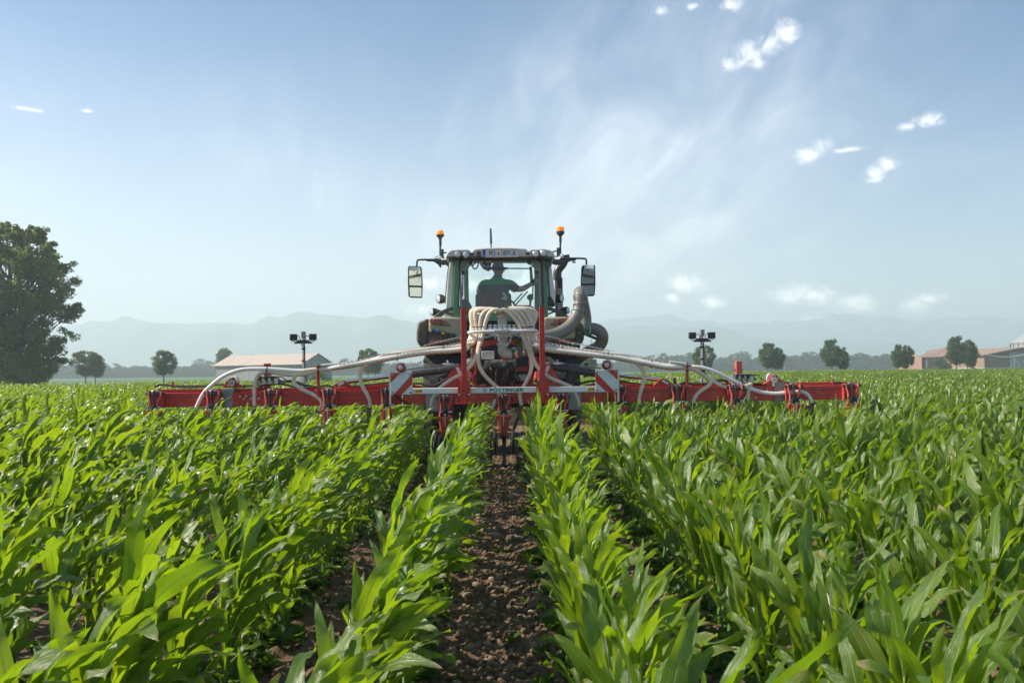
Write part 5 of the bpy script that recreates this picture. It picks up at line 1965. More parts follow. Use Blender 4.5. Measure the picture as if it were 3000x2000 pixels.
YC = TY - .24
chain([r2(1065, 470, YC), r2(900, 515, YC), r2(740, 545, YC), r2(500, 600, YC - .02), r2(240, 650, YC), r2(0, 690, YC), r3(2100, 290, YC), r3(1900, 345, YC), r3(1735, 375, YC)])
chain([r2(680, 495, TY - .1), r2(500, 535, TY - .1), r2(270, 590, TY - .1), r2(210, 620, TY - .1), r2(0, 660, TY - .12), r3(2250, 275, TY - .12)])
chain([r2(1235, 455, YC), r2(1350, 490, YC), r2(1500, 525, YC), r2(1700, 575, YC), r2(1900, 610, YC), r2(2200, 660, YC), r2(2352, 690, YC), r4(300, 300, YC), r4(610, 352, YC)])
chain([r2(1520, 478, TY - .1), r2(1700, 495, TY - .1), r2(1900, 560, TY - .1), r2(2100, 595, TY - .1), r2(2352, 655, TY - .1), r4(150, 270, TY - .12)])
chain([r2(1090, 470, YC - .02), r2(1120, 560, YC - .02), r2(1175, 598, YC - .02), r2(1225, 560, YC - .02), r2(1250, 475, YC - .02)])
chain([r2(1380, 520, YC), r2(1390, 600, YC), r2(1392, 720, YC)])
chain([r2(1055, 480, YC), r2(1072, 540, YC)])
chain([r2(1050, 440, YC - .01), r2(1150, 425, YC - .02), r2(1250, 430, YC - .01), r2(1300, 460, YC)])
# springs at the chain ends
for a, c in ((r3(1590, 385, YF - .03), r3(1735, 372, YF - .03)), (r4(620, 355, YF - .03), r4(760, 372, YF - .03))):
    MB().cyl(a, c, .022, n=12).build('chain_spring', M['lgrey'], hoe)

# ---- headstock and dark machinery under the distributor
HY = TY + .25
for poly in ([(845, 560), (1060, 525), (1090, 530), (1090, 565), (930, 612), (870, 640)], [(1220, 530), (1250, 528), (1460, 575), (1470, 640), (1400, 625), (1240, 570)]):
    b = MB(); b.prism([r2(x, y, HY) for x, y in poly], (0, .10, 0)); q = b.build('headstock_arch', M['red_dusty'], hoe); fix_normals(q)
for x0, x1, y0, y1 in ((800, 850, 560, 1090), (1450, 1500, 600, 1090)):
    a, c = r2(x0, y0, HY), r2(x1, y1, HY)
    MB().box(((a.x + c.x) / 2, HY + .05, (a.z + c.z) / 2), (abs(c.x - a.x), .10, a.z - c.z)).build('headstock_upright', M['red_dusty'], hoe, bevel=.004)
for x0, x1, y0, y1, mm, nm, yy in ((905, 1050, 660, 750, 'white', 'control_box', HY - .05), (940, 1300, 765, 845, 'lgrey', 'valve_manifold', HY - .12), (1280, 1420, 930, 1000, 'lgrey', 'valve_plate', HY - .05),
                                (860, 1440, 850, 890, 'red_dusty', 'headstock_crossbeam', HY + .06), (800, 1560, 1045, 1080, 'red_dusty', 'lower_crossbeam', HY - .02), (1130, 1180, 700, 760, 'red', 'hose_coupling', HY - .08)):
    a, c = r2(x0, y0, yy), r2(x1, y1, yy)
    MB().box(((a.x + c.x) / 2, yy + .06, (a.z + c.z) / 2), (c.x - a.x, .12, a.z - c.z)).build(nm, M[mm], hoe, bevel=.005)
a, c = r2(740, 720, HY), r2(800, 850, HY)
MB().prism([r2(x, y, HY - .05) for x, y in ((738, 760), (770, 722), (800, 722), (800, 850), (738, 880))], (0, .06, 0)).build('gusset', M['red'], hoe)
MB().prism([r2(x, y, HY - .05) for x, y in ((1500, 715), (1535, 718), (1565, 760), (1565, 880), (1500, 820))], (0, .06, 0)).build('gusset', M['red_dusty'], hoe)
MB().lathe([(0, .07), (.05, .05), (.07, 0), (.05, -.06), (0, -.08)], r2(775, 800, HY - .1), (0.2, -1, .3), 16).build('accumulator', M['grey'], hoe)
MB().cyl(r2(805, 600, HY - .1), r2(800, 750, HY - .1), .016, n=8).cyl(r2(803, 640, HY - .1), r2(802, 690, HY - .1), .026, n=8).build('check_valve', M['brown'], hoe)
rr = random.Random(3)
for k in range(26):
    x = 930 + 400 * rr.random()
    y0 = 790 + 50 * rr.random()
    dx = rr.uniform(-160, 160)
    pts = [r2(x, y0, HY - .14), r2(x + dx * .2, y0 + 60, HY - .20 - .08 * rr.random()), r2(x + dx * .6, y0 + 130 + 60 * rr.random(), HY - .2 + .1 * rr.random()), r2(x + dx, 1010 + 60 * rr.random(), HY - .05 + .1 * rr.random())]
    line(pts, rr.choice((.008, .010, .012)), rr.choice(('rubber', 'rubber', 'rubber', 'brown')))
for k in range(10):
    x = 955 + k * 37
    p = r2(x, 838 + 14 * rr.random(), HY - .15)
    MB().cyl(p, p + Vector((0, -.05, .0)), .016, n=8).cyl(p + Vector((0, -.02, 0)), p + Vector((0, -.03, -.07)), .011, n=7).build('hose_fitting', M['dgrey'], hoe)
for k in range(4):
    p = r2(995 + 95 * k, 795, HY - .14)
    MB().tube([p, p + Vector((0, -.03, .02)), p + Vector((.01, -.03, -.03)), p + Vector((.02, -.02, -.10))], .010, 6, 4).build('cable', M['brown'], hoe)
b = MB()
b.tube([r2(x, y, HY - .2) for x, y in ((830, 770), (835, 920), (780, 925))], .010, 6, 2).build('guard_rail', M['red'], hoe)
# bits of torn-off weed caught in the frame
for k, (x, y) in enumerate(((1195, 165), (1330, 510), (1360, 560), (1260, 640))):
    o = bpy.data.objects.new('weed', weeds[k]); COL.objects.link(o)
    o.location = r2(x, y, TY - .2); o.rotation_euler = (.4, .3, k)
    o.scale = (.9, .9, .9 if k == 0 else -1.6)
    tag(o, ['torn weed lying on top of the seed distributor', 'torn weed hanging from the white hose hoop', 'torn weed dangling beside the short hanging chain', 'torn weed stuck at the grey elbow pipe'][k], 'weed')

# ================================================================== THE TRACTOR
tr = thing('tractor', (-.1, 12.2, 0), 'green tractor with cream cab roof pulling the hoe away through the corn', 'tractor')
TX = -.105
YR = 11.85        # rear window
YRF = 11.68       # rear edge of the roof
YFR = 13.5        # front of the cab


def part(mb, name, m, bevel=0.0, parent=None, fix=False):
    o = mb.build(name, M[m], parent or tr, bevel=bevel)
    if fix:
        fix_normals(o)
    return o


# ---- rear wheels with lugs
def wheel(x, y, rad, wid, rimr, nm, lugs):
    prof = [(rimr, -wid * .42), (rad * .80, -wid * .5), (rad * .93, -wid * .48), (rad * .965, -wid * .36), (rad * .975, 0), (rad * .965, wid * .36), (rad * .93, wid * .48), (rad * .80, wid * .5), (rimr, wid * .42)]
    root = MB().lathe([(rimr, -wid * .36), (rimr * .96, -wid * .2), (rimr * .55, -wid * .05), (.12, -wid * .05), (0, -wid * .08)], (x, y, rad), (1, 0, 0), 28).build(nm, M['lgrey'], tr)
    t = MB().lathe(prof, (x, y, rad), (1, 0, 0), 40)
    o = t.build('tyre', M['tyre'], root)
    for k in range(lugs):
        a = 2 * math.pi * k / lugs
        for s in (-1, 1):
            aa = a + (math.pi / lugs if s > 0 else 0)
            p0 = Vector((x + s * .02, y + math.cos(aa + .10) * rad * .955, rad + math.sin(aa + .10) * rad * .955))
            p1 = Vector((x + s * wid * .47, y + math.cos(aa - .10) * rad * .94, rad + math.sin(aa - .10) * rad * .94))
            b = MB()
            d = (p1 - p0).normalized()
            rad_dir = Vector((0, math.cos(aa), math.sin(aa)))
            sdv = d.cross(rad_dir).normalized()
            v = []
            for p in (p0, p1):
                for q, h in ((-1, 0), (1, 0), (.7, 1), (-.7, 1)):
                    v.append(p + sdv * q * .035 + rad_dir * (h * rad * .055 - .01))
            b.add(v, [(0, 1, 2, 3), (7, 6, 5, 4), (0, 4, 5, 1), (1, 5, 6, 2), (2, 6, 7, 3), (3, 7, 4, 0)])
            q = b.build('tread_lug', M['tyre'], root)
            fix_normals(q)
    return root


wheel(TX - .90, 12.35, .86, .54, .48, 'rear_wheel', 20)
wheel(TX + .90, 12.35, .86, .54, .48, 'rear_wheel', 20)
wheel(TX - .88, 15.0, .64, .44, .34, 'front_wheel', 18)
wheel(TX + .88, 15.0, .64, .44, .34, 'front_wheel', 18)
part(MB().cyl((TX - .7, 12.35, .86), (TX + .7, 12.35, .86), .16, n=14), 'rear_axle', 'black')
part(MB().cyl((TX - .7, 15.0, .64), (TX + .7, 15.0, .64), .10, n=14), 'front_axle', 'black')
part(MB().box((TX, 13.4, .95), (.62, 3.6, .55)), 'chassis', 'black', .03)
# bonnet: tapering, with a sloping nose
b = MB()
b.add([(TX - .42, 13.5, 1.15), (TX + .42, 13.5, 1.15), (TX + .40, 13.5, 1.85), (TX - .40, 13.5, 1.85),
       (TX - .36, 15.6, 1.05), (TX + .36, 15.6, 1.05), (TX + .33, 15.5, 1.55), (TX - .33, 15.5, 1.55)],
      [(3, 2, 1, 0), (4, 5, 6, 7), (0, 1, 5, 4), (1, 2, 6, 5), (2, 3, 7, 6), (3, 0, 4, 7)])
part(b, 'bonnet', 'green', .05)
part(MB().box((TX, 15.7, 1.15), (.6, .25, .6)), 'front_grille', 'black', .04)
# linkage arms and rear block
part(MB().box((TX, 11.75, 1.15), (.85, .5, .75)), 'rear_housing', 'black', .03)
part(MB().box((TX, 12.3, 1.42), (1.5, .5, .62)), 'under_cab_filler', 'black', .03)  # dark block added to close the bright sky gap under the cab
for s in (-1, 1):
    part(MB().bar((TX + s * .42, 11.7, .75), (TX + s * .46, 10.5, .62), .06, .10), 'lower_link', 'black', .006)
    part(MB().bar((TX + s * .30, 11.7, 1.30), (TX + s * .44, 10.9, .72), .04, .05), 'lift_rod', 'black', .004)
part(MB().cyl((TX, 11.6, 1.35), (TX, 10.6, 1.22), .035, n=10), 'top_link', 'black')
# ---- fenders
FY = 11.42


def fender(sg, polys):
    outer, inner = polys
    b = MB(); b.prism([r1(x, y, FY) for x, y in outer], (0, 1.5, 0)); o = part(b, 'outer_mudguard', 'fender_dark', .03, fix=True)
    b = MB(); b.prism([r1(x, y, FY - .03) for x, y in inner], (0, 1.5, 0)); o2 = part(b, 'fender', 'fender', .03, fix=True)
    return o, o2


lo, li = fender(-1, ([(355, 980), (250, 1015), (237, 1090), (232, 1200), (262, 1255), (350, 1262)],
                     [(356, 975), (470, 965), (660, 970), (690, 985), (690, 1190), (600, 1160), (352, 1120)]))
ro, ri = fender(1, ([(1800, 1000), (1850, 1015), (1880, 1060), (1885, 1180), (1862, 1240), (1790, 1262)],
                    [(1480, 975), (1520, 965), (1740, 965), (1800, 985), (1802, 1180), (1620, 1215), (1480, 1200)]))
b = MB(); b.prism([r1(x, y, FY + .0) for x, y in ((352, 1118), (600, 1162), (690, 1192), (690, 1290), (352, 1258))], (0, .8, 0)); part(b, 'fender_skirt', 'fender_dark', .02, fix=True)
b = MB(); b.prism([r1(x, y, FY + .0) for x, y in ((1480, 1202), (1620, 1217), (1795, 1182), (1795, 1262), (1480, 1290))], (0, .8, 0)); part(b, 'fender_skirt', 'fender_dark', .02, fix=True)
# dark wheel-house filler, added to close sky gaps behind the fenders
for x0, x1 in ((250, 690), (1480, 1870)):
    a, c = r1(x0 + 20, 1240, FY + .2), r1(x1 - 20, 1390, FY + .2)
    part(MB().box(((a.x + c.x) / 2, FY + .35, (a.z + c.z) / 2 + .05), (c.x - a.x, .25, .12)), 'wheel_house_filler', 'black', .02)
# tail lights
for poly, reds, amb in (([(368, 985), (470, 988), (540, 1020), (570, 1050), (520, 1056), (400, 1040), (362, 1015)], (404, 1012), (475, 1022)),
                        ([(1742, 975), (1640, 985), (1580, 1015), (1548, 1045), (1600, 1048), (1720, 1030), (1745, 1000)], (1712, 1000), (1640, 1016))):
    b = MB(); b.prism([r1(x, y, FY - .05) for x, y in poly], (0, .04, 0)); o = part(b, 'tail_light', 'tail', .006, fix=True)
    p = r1(*reds, FY - .05); MB().lathe([(.036, 0), (.030, .014), (0, .016)], p, (0, -1, 0), 18).build('brake_lens', M['tail_bright'], o)
    p = r1(*amb, FY - .05); MB().lathe([(.036, 0), (.030, .014), (0, .016)], p, (0, -1, 0), 18).build('indicator_lens', M['tail'], o)
for x0, x1, y0, y1 in ((365, 500, 1203, 1230), (1625, 1750, 1195, 1222)):
    a, c = r1(x0, y0, FY - .02), r1(x1, y1, FY - .02)
    part(MB().box(((a.x + c.x) / 2, FY - .03, (a.z + c.z) / 2), (c.x - a.x, .02, a.z - c.z)), 'reflector', 'tail_bright', .004)
# buttons on the fender
b = MB(); b.prism([r1(x, y, FY - .045) for x, y in ((372, 1105), (385, 1085), (420, 1088), (610, 1135), (625, 1160), (600, 1172), (560, 1165), (390, 1125))], (0, .03, 0)); o = part(b, 'button_panel', 'fender', .01, fix=True)
for k, mm in enumerate(('blue', 'blue', 'yellow', 'black', 'black')):
    p = r1(402 + 49 * k, 1105 + 11.5 * k, FY - .05)
    MB().lathe([(.034, 0), (.034, .012), (.024, .016)], p, (0, -1, 0), 16).build('button_ring', M['black'], o)
    MB().lathe([(.022, .012), (.018, .02), (0, .02)], p, (0, -1, 0), 12).build('button', M['dgrey'] if mm == 'black' else M[mm], o)
# ---- cab frame
def panel(name, poly, Y, th, m, zn=r1, bevel=.008, parent=None):
    b = MB(); b.prism([zn(x, y, Y) for x, y in poly], (0, th, 0)); return part(b, name, m, bevel, parent, fix=True)


panel('rear_pillar', [(607, 375), (690, 375), (668, 405), (655, 450), (645, 860), (668, 905), (740, 935), (740, 985), (592, 975), (594, 880), (600, 600)], YR - .02, .14, 'green')
panel('rear_pillar', [(1500, 375), (1425, 375), (1448, 405), (1465, 450), (1478, 850), (1455, 900), (1390, 935), (1390, 985), (1532, 965), (1530, 880), (1518, 600)], YR - .02, .14, 'green')
panel('rear_sill', [(740, 935), (1390, 935), (1390, 1010), (740, 1010)], YR - .02, .14, 'green')
panel('rear_bulkhead', [(660, 1010), (1480, 1010), (1480, 1300), (660, 1300)], YR + .05, .10, 'black')
ring = [(672, 415), (700, 398), (1420, 398), (1448, 415), (1468, 450), (1478, 850), (1465, 885), (1400, 915), (720, 915), (665, 890), (648, 860), (656, 450)]
MB().tube([r1(x, y, YR - .04) for x, y in ring], .013, 8, closed=True).build('window_seal', M['rubber'], tr)
b = MB(); b.add([r1(x, y, YR - .025) for x, y in ring], [tuple(range(len(ring)))]); b.build('rear_window', M['glass'], tr)
# curved side windows behind the doors, their sky reflection painted pale
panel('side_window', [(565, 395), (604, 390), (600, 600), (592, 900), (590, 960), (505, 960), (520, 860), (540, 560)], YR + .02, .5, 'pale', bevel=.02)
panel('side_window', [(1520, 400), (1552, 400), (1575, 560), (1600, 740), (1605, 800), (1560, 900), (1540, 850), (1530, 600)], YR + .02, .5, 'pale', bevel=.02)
MB().tube([r1(x, y, YR + .0) for x, y in ((560, 400), (540, 560), (525, 720), (518, 820))], .008, 6, 5).build('door_seal', M['rubber'], tr)
MB().tube([r1(x, y, YR + .0) for x, y in ((1520, 480), (1535, 640), (1545, 780))], .008, 6, 5).build('door_seal', M['rubber'], tr)
panel('latch_cover', [(1498, 420), (1560, 420), (1566, 465), (1540, 470), (1530, 488), (1505, 485)], YR - .06, .10, 'dgrey')
# front frame of the cab and other panes
xl, xr = r1(545, 400, YR).x, r1(1590, 400, YR).x
zc0, zc1 = 1.75, r1(1000, 300, YRF).z + .04
for s, xx in ((-1, xl), (1, xr)):
    xf = TX + s * .60
    part(MB().bar((xf, YFR, 1.75), (xf, YFR - .15, zc1), .06, .08), 'front_pillar', 'green', .01)
    b = MB(); b.add([(xx, YR + .55, 1.80), (xf + s * .02, YFR, 1.80), (xf + s * .02, YFR - .12, zc1), (xx, YR + .55, zc1)], [(0, 1, 2, 3)]); b.build('door_glass', M['glass'], tr)
b = MB(); b.add([(TX - .58, YFR, 1.80), (TX + .58, YFR, 1.80), (TX + .58, YFR - .12, zc1), (TX - .58, YFR - .12, zc1)], [(0, 1, 2, 3)]); b.build('windscreen', M['glass'], tr)
part(MB().box((TX, 12.75, 1.66), (1.45, 1.6, .10)), 'cab_floor', 'black', .01)
part(MB().box((TX, YFR - .1, 1.80), (1.0, .25, .24)), 'dashboard', 'black', .03)
# ---- roof
prof = [(520, 400), (520, 372), (535, 335), (575, 308), (640, 303), (745, 303), (775, 330), (800, 298), (900, 290), (1050, 284), (1200, 288), (1312, 296), (1332, 325), (1362, 300), (1480, 300), (1545, 306), (1585, 335), (1600, 372), (1600, 400), (1500, 385), (620, 385)]
b = MB(); b.prism([r1(x, y, YRF) for x, y in prof], (0, .62, .03)); roof = part(b, 'roof', 'cream', .015, fix=True)
# glazed front part of the roof with its frame
zt_ = r1(1050, 300, YRF).z
for s in (-1, 1):
    part(MB().bar((TX + s * .66, YRF + .5, zt_ - .02), (TX + s * .56, 13.35, zt_ + .02), .16, .10), 'roof_rail', 'cream', .02)
part(MB().bar((TX - .6, 13.35, zt_ + .08), (TX + .6, 13.35, zt_ + .08), .10, .06), 'roof_rail', 'cream', .02)
b = MB(); b.add([(TX - .6, YRF + .6, zt_), (TX + .6, YRF + .6, zt_), (TX + .55, 13.35, zt_ + .05), (TX - .55, 13.35, zt_ + .05)], [(0, 1, 2, 3)]); b.build('roof_window', M['glass'], tr)
panel('roof_underside', [(530, 372), (1590, 372), (1560, 400), (1490, 390), (620, 390), (560, 402)], YRF - .01, .55, 'dgrey')
for x, y in ((640, 352), (723, 357), (1407, 349), (1482, 341)):
    p = r1(x, y, YRF - .02)
    o = MB().lathe([(.056, -.03), (.056, .02), (.050, .03)], p, (0, -1, 0), 24).build('work_light', M['dgrey'], tr)
    MB().lathe([(.050, .024), (.038, .036), (0, .042)], p, (0, -1, 0), 24).build('lens', M['lamp'], o)
for x, y in ((768, 350), (1345, 346)):
    p = r1(x, y, YRF - .02); part(MB().cyl(p, p + Vector((.05 if x < 1000 else -.05, -.01, .0)), .02, n=8), 'light_bracket', 'dgrey')
panel('reversing_lamp', [(824, 318), (868, 318), (868, 378), (824, 378)], YRF - .03, .03, 'dgrey')
# number plate
pa, pb = r1(884, 305, YRF - .03), r1(1238, 383, YRF - .03)
pc = (pa + pb) / 2
plate = MB().box(pc, (pb.x - pa.x, .012, pa.z - pb.z)).build('number_plate', M['panel_white'], tr)
for zz in (pa.z - .004, pb.z + .004):
    MB().box((pc.x, pc.y - .007, zz), (pb.x - pa.x, .003, .007)).build('plate_edge', M['panel_red'], plate)
MB().box((pa.x + .026, pc.y - .007, pc.z), (.042, .004, pa.z - pb.z - .018)).build('country_band', M['blue'], plate)
put_text('lettering', 'A', .040, (pa.x + .026, pc.y - .010, pc.z - .028), M['white'], plate)
put_text('lettering', 'PO', .098, (r1(980, 345, YRF).x, pc.y - .008, pc.z), M['ink'], plate, .0006, .78)
put_text('lettering', '1871', .098, (r1(1114, 345, YRF).x, pc.y - .008, pc.z), M['ink'], plate, .0006, .80)
put_text('lettering', 'A', .098, (r1(1196, 345, YRF).x, pc.y - .008, pc.z), M['ink'], plate, .0006, .78)
cx_ = r1(1039, 343, YRF).x
for dx, mm in ((-.008, 'yellow'), (.008, 'tail_bright')):
    MB().box((cx_ + dx, pc.y - .008, pc.z), (.015, .003, .042)).build('coat_of_arms', M[mm], plate)
MB().box((cx_ - .008, pc.y - .0095, pc.z + .004), (.009, .003, .016)).build('coat_of_arms', M['ink'], plate)
MB().box((cx_, pc.y - .008, pc.z + .027), (.030, .003, .010)).build('coat_of_arms', M['orange'], plate)
# antenna, beacons
p = r1(970, 290, 12.3); t = r1(965, 100, 12.3)
o = part(MB().cyl(p + Vector((0, 0, -.1)), p.lerp(t, .22), .010, n=8).cyl(p.lerp(t, .22), t, .019, .015, n=8), 'antenna', 'dgrey')
for (x, yt, yb, base, dome) in ((469, 115, 360, (500, 390), True), (1650, 83, 345, (1610, 380), False)):
    Y = 12.2
    t, bt = r1(x, yt, Y), r1(x, yb, Y)
    o = part(MB().cyl(bt, t + Vector((0, 0, -.14)), .016, n=10).cyl(t + Vector((0, 0, -.24)), t + Vector((0, 0, -.13)), .022, n=10), 'beacon', 'dgrey')
    MB().lathe([(.022, -.15), (.03, -.12), (.062, -.092), (.065, -.076), (.055, -.068)] if dome else [(.022, -.15), (.04, -.125), (.062, -.105), (.065, -.075), (.060, -.068)], t, (0, 0, 1), 24).build('beacon_base', M['dgrey'], o)
    pr_ = [(.058, -.074), (.058, -.045), (.048, -.017), (.028, -.004), (0, 0)] if dome else [(.062, -.074), (.063, -.042), (.058, -.014), (.045, -.003), (0, 0)]
    MB().lathe(pr_, t, (0, 0, 1), 24).build('amber_lens', M['orange'], o)
    s = 1 if dome else -1
    MB().box(bt + Vector((s * .03, 0, .03)), (.05, .05, .12)).cyl(bt + Vector((s * .05, 0, .04)), bt + Vector((s * .12, 0, .03)), .012, n=7).build('beacon_hinge', M['dgrey'], o, bevel=.006)
    q = r1(*base, Y)
    MB().tube([bt + Vector((s * .02, 0, .0)), bt.lerp(q, .5) + Vector((s * .03, 0, -.02)), q], .014, 6, 4).build('beacon_stalk', M['dgrey'], o)
    MB().tube([bt + Vector((0, 0, -.01)), bt + Vector((-s * .07, 0, -.03)), bt + Vector((-s * .08, 0, -.055)), bt + Vector((s * .01, 0, -.04)), q], .005, 5, 5).build('beacon_cable', M['rubber'], o)
# mirrors
def mirror(arm, head, glass1, glass2, clamp, Y, sg):
    o = part(MB().tube([r1(x, y, Y) for x, y in arm], .016, 8, 2), 'mirror_arm', 'dgrey')
    b = MB(); b.prism([r1(x, y, Y) for x, y in clamp], (0, .06, 0)); part(b, 'mirror_bracket', 'dgrey', .008, fix=True)
    xm = sum(q[0] for q in head) / len(head)
    sl = lambda x, y, d: r1(x, y, Y) + Vector((0, sg * (x - xm) * .29787 / F * Y * .42 + d, 0))
    b = MB(); b.prism([sl(x, y, -.02) for x, y in head], (0, .10, 0)); h = part(b, 'mirror_head', 'black', .02, fix=True)
    for gl in (glass1, glass2):
        b = MB(); b.prism([sl(x, y, -.026) for x, y in gl], (0, .004, 0)); q = b.build('mirror_glass', M['mirror'], h, smooth=False); fix_normals(q)
    gl = glass1
    x0, x1 = gl[0][0], gl[0][0] + 80
    b = MB(); b.prism([sl(x, y, -.030) for x, y in ((x0, gl[0][1]), (x1, gl[0][1]), (x1, gl[0][1] + 32), (x0, gl[0][1] + 34))], (0, .003, 0)); q = b.build('heater_label', M['panel_white'], h); fix_normals(q)


mirror([(480, 405), (330, 405), (262, 407), (242, 420), (238, 470)], [(165, 470), (272, 470), (281, 480), (291, 640), (286, 770), (278, 777), (170, 777), (160, 765), (155, 640), (156, 480)],
       [(168, 478), (268, 478), (280, 560), (284, 660), (170, 660)], [(172, 680), (280, 678), (284, 690), (282, 768), (176, 768)],
       [(332, 398), (480, 395), (480, 478), (465, 480), (445, 450), (400, 420), (332, 418)], 12.9, 1)
mirror([(1650, 392), (1800, 392), (1890, 395), (1905, 410), (1908, 455)], [(1868, 458), (1982, 460), (1990, 470), (1993, 640), (1985, 755), (1975, 763), (1866, 760), (1856, 745), (1856, 600), (1862, 480)],
       [(1893, 462), (1978, 464), (1980, 640), (1864, 640), (1866, 560)], [(1862, 660), (1976, 664), (1974, 752), (1862, 748)],
       [(1645, 388), (1808, 388), (1808, 408), (1740, 420), (1690, 455), (1680, 480), (1645, 475)], 12.9, -1)
panel('mirror_joint', [(478, 405), (520, 405), (550, 395), (550, 475), (520, 450), (480, 452)], 12.8, .1, 'dgrey')
panel('mirror_joint', [(1565, 400), (1650, 400), (1650, 450), (1600, 450), (1570, 440)], 12.8, .1, 'dgrey')
part(MB().cyl(r1(1782, 410, 12), r1(1782, 432, 12), .012, n=6).cyl(r1(1765, 432, 12), r1(1802, 432, 12), .010, n=6), 'mirror_knob', 'dgrey')
# exhaust stack with perforated shield
EYY = 13.6
x0, x1 = 1592, 1680
a, c = r1(x0, 585, EYY), r1(x1, 960, EYY)
ex = part(MB().cyl(((a.x + c.x) / 2, EYY, a.z), ((a.x + c.x) / 2, EYY, c.z - .6), (c.x - a.x) / 2 * .93, n=24), 'exhaust_shield', 'black')
rad = (c.x - a.x) / 2 * .94
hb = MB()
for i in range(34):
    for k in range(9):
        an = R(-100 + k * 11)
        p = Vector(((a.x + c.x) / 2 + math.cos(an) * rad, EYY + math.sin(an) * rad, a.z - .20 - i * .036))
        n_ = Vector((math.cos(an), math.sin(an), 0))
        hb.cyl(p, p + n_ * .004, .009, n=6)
q = hb.build('shield_hole_light', M['pale'], ex); q['kind'] = 'stuff'  # light through the perforations painted as pale discs
part(MB().tube([r1(1622, 600, EYY), r1(1622, 530, EYY), r1(1640, 490, EYY), r1(1672, 450, EYY), r1(1700, 390, EYY), r1(1697, 365, EYY)], .075, 14, 5), 'exhaust_pipe', 'dgrey', parent=None)
# work lamps on the fenders
def worklamp(x, y, dx, Y, r_):
    p = r1(x, y, Y)
    o = part(MB().lathe([(0, -.10), (r_ * .6, -.085), (r_, -.03), (r_, .03), (r_ * .9, .04)], p, (dx, -.6, 0), 22), 'side_lamp', 'black')
    MB().lathe([(r_ * .9, .034), (r_ * .6, .046), (0, .05)], p, (dx, -.6, 0), 20).build('lens', M['lamp'], o)
    return p


p = worklamp(470, 792, -.9, 12.1, .072)
part(MB().tube([p + Vector((.06, .04, -.02)), p + Vector((.09, .05, -.1)), p + Vector((.05, .05, -.25))], .014, 6, 4), 'lamp_stalk', 'dgrey')
p = worklamp(405, 920, -.9, 12.0, .060)
p = worklamp(1645, 785, .9, 12.1, .070)
part(MB().tube([p + Vector((-.05, .04, -.02)), p + Vector((-.06, .05, -.1)), p + Vector((-.02, .05, -.30))], .014, 6, 4), 'lamp_stalk', 'dgrey')
p = worklamp(1705, 905, .9, 12.0, .058)
panel('fender_handle', [(395, 975), (440, 935), (500, 895), (590, 865), (600, 890), (520, 925), (470, 975)], 11.75, .06, 'dgrey')
panel('fender_handle', [(1525, 865), (1600, 885), (1660, 910), (1745, 968), (1650, 972), (1620, 930), (1530, 895)], 11.75, .06, 'dgrey')
panel('hinge_block', [(1525, 770), (1560, 765), (1600, 840), (1590, 870), (1530, 850)], 11.85, .08, 'black')
MB().tube([r1(x, y, 11.85) for x, y in ((1530, 940), (1580, 920), (1640, 905), (1690, 920))], .014, 6, 4).build('grab_handle', M['dgrey'], tr)
MB().tube([r1(x, y, 11.85) for x, y in ((440, 900), (520, 925), (590, 942))], .014, 6, 4).build('grab_handle', M['dgrey'], tr)
# window furniture: wiper, knobs, gas struts, cable loop
p0, p1 = r1(935, 490, YR - .06), r1(1370, 492, YR - .06)
w = part(MB().bar(p0, p0.lerp(p1, .45), .02, .035).bar(p0.lerp(p1, .4), p1, .012, .018), 'wiper', 'dgrey')
MB().tube([r1(x, y, YR - .05) for x, y in ((975, 440), (920, 455), (910, 480), (940, 495))], .010, 6, 4).build('wiper_arm', M['dgrey'], tr)
b = MB(); b.prism([r1(x, y, YR + .02) for x, y in ((850, 405), (975, 405), (970, 480), (965, 505), (940, 517), (890, 495), (858, 450))], (0, .06, 0)); part(b, 'wiper_motor_cover', 'grey', .01, fix=True)
for x, y in ((697, 533), (1418, 528), (1380, 622), (905, 437)):
    q = r1(x, y, YR - .04); part(MB().cyl(q, q + Vector((0, -.03, 0)), .024, n=12), 'window_knob', 'black')
for pts in (((692, 540), (690, 700), (688, 765)), ((1382, 640), (1378, 740), (1380, 800)), ((1424, 640), (1428, 765))):
    MB().tube([r1(x, y, YR + .06) for x, y in pts], .012, 6, 3).build('gas_strut', M['dgrey'], tr)
for pts in (((768, 395), (768, 450)), ((1340, 385), (1343, 450))):
    a, c = (r1(*q, YR - .05) for q in pts); part(MB().bar(a, c, .06, .05), 'window_hinge', 'black', .01)
MB().tube([r1(x, y, YR + .15) for x, y in ((850, 425), (805, 445), (788, 470), (800, 493), (830, 485), (845, 440), (848, 425))], .012, 6, 5).build('cable_loop', M['dgrey'], tr)
MB().tube([r1(x, y, YR + .3) for x, y in ((735, 480), (728, 600), (712, 690))], .006, 5, 4).build('cable', M['dgrey'], tr)
# cab corner trims seen through the glass
panel('roof_lining', [(660, 400), (760, 400), (720, 470), (670, 520), (660, 520)], YR + .25, .5, 'grey')
panel('roof_lining', [(1380, 400), (1460, 400), (1470, 520), (1440, 480), (1380, 430)], YR + .25, .5, 'grey')
panel('inner_pillar', [(660, 520), (672, 520), (690, 900), (660, 900)], YR + .2, .1, 'grey')
panel('inner_pillar', [(1345, 470), (1370, 470), (1385, 600), (1412, 530), (1415, 640), (1390, 660), (1355, 640)], YR + .6, .05, 'grey')
panel('inner_pillar', [(1436, 500), (1466, 520), (1474, 850), (1445, 860)], YR + .2, .1, 'grey')
panel('side_console', [(680, 790), (740, 795), (757, 820), (760, 910), (680, 900)], YR + .3, .8, 'seat', bevel=.03)
panel('side_console', [(1190, 850), (1340, 850), (1400, 870), (1400, 920), (1180, 910)], YR + .3, .8, 'seat', bevel=.03)
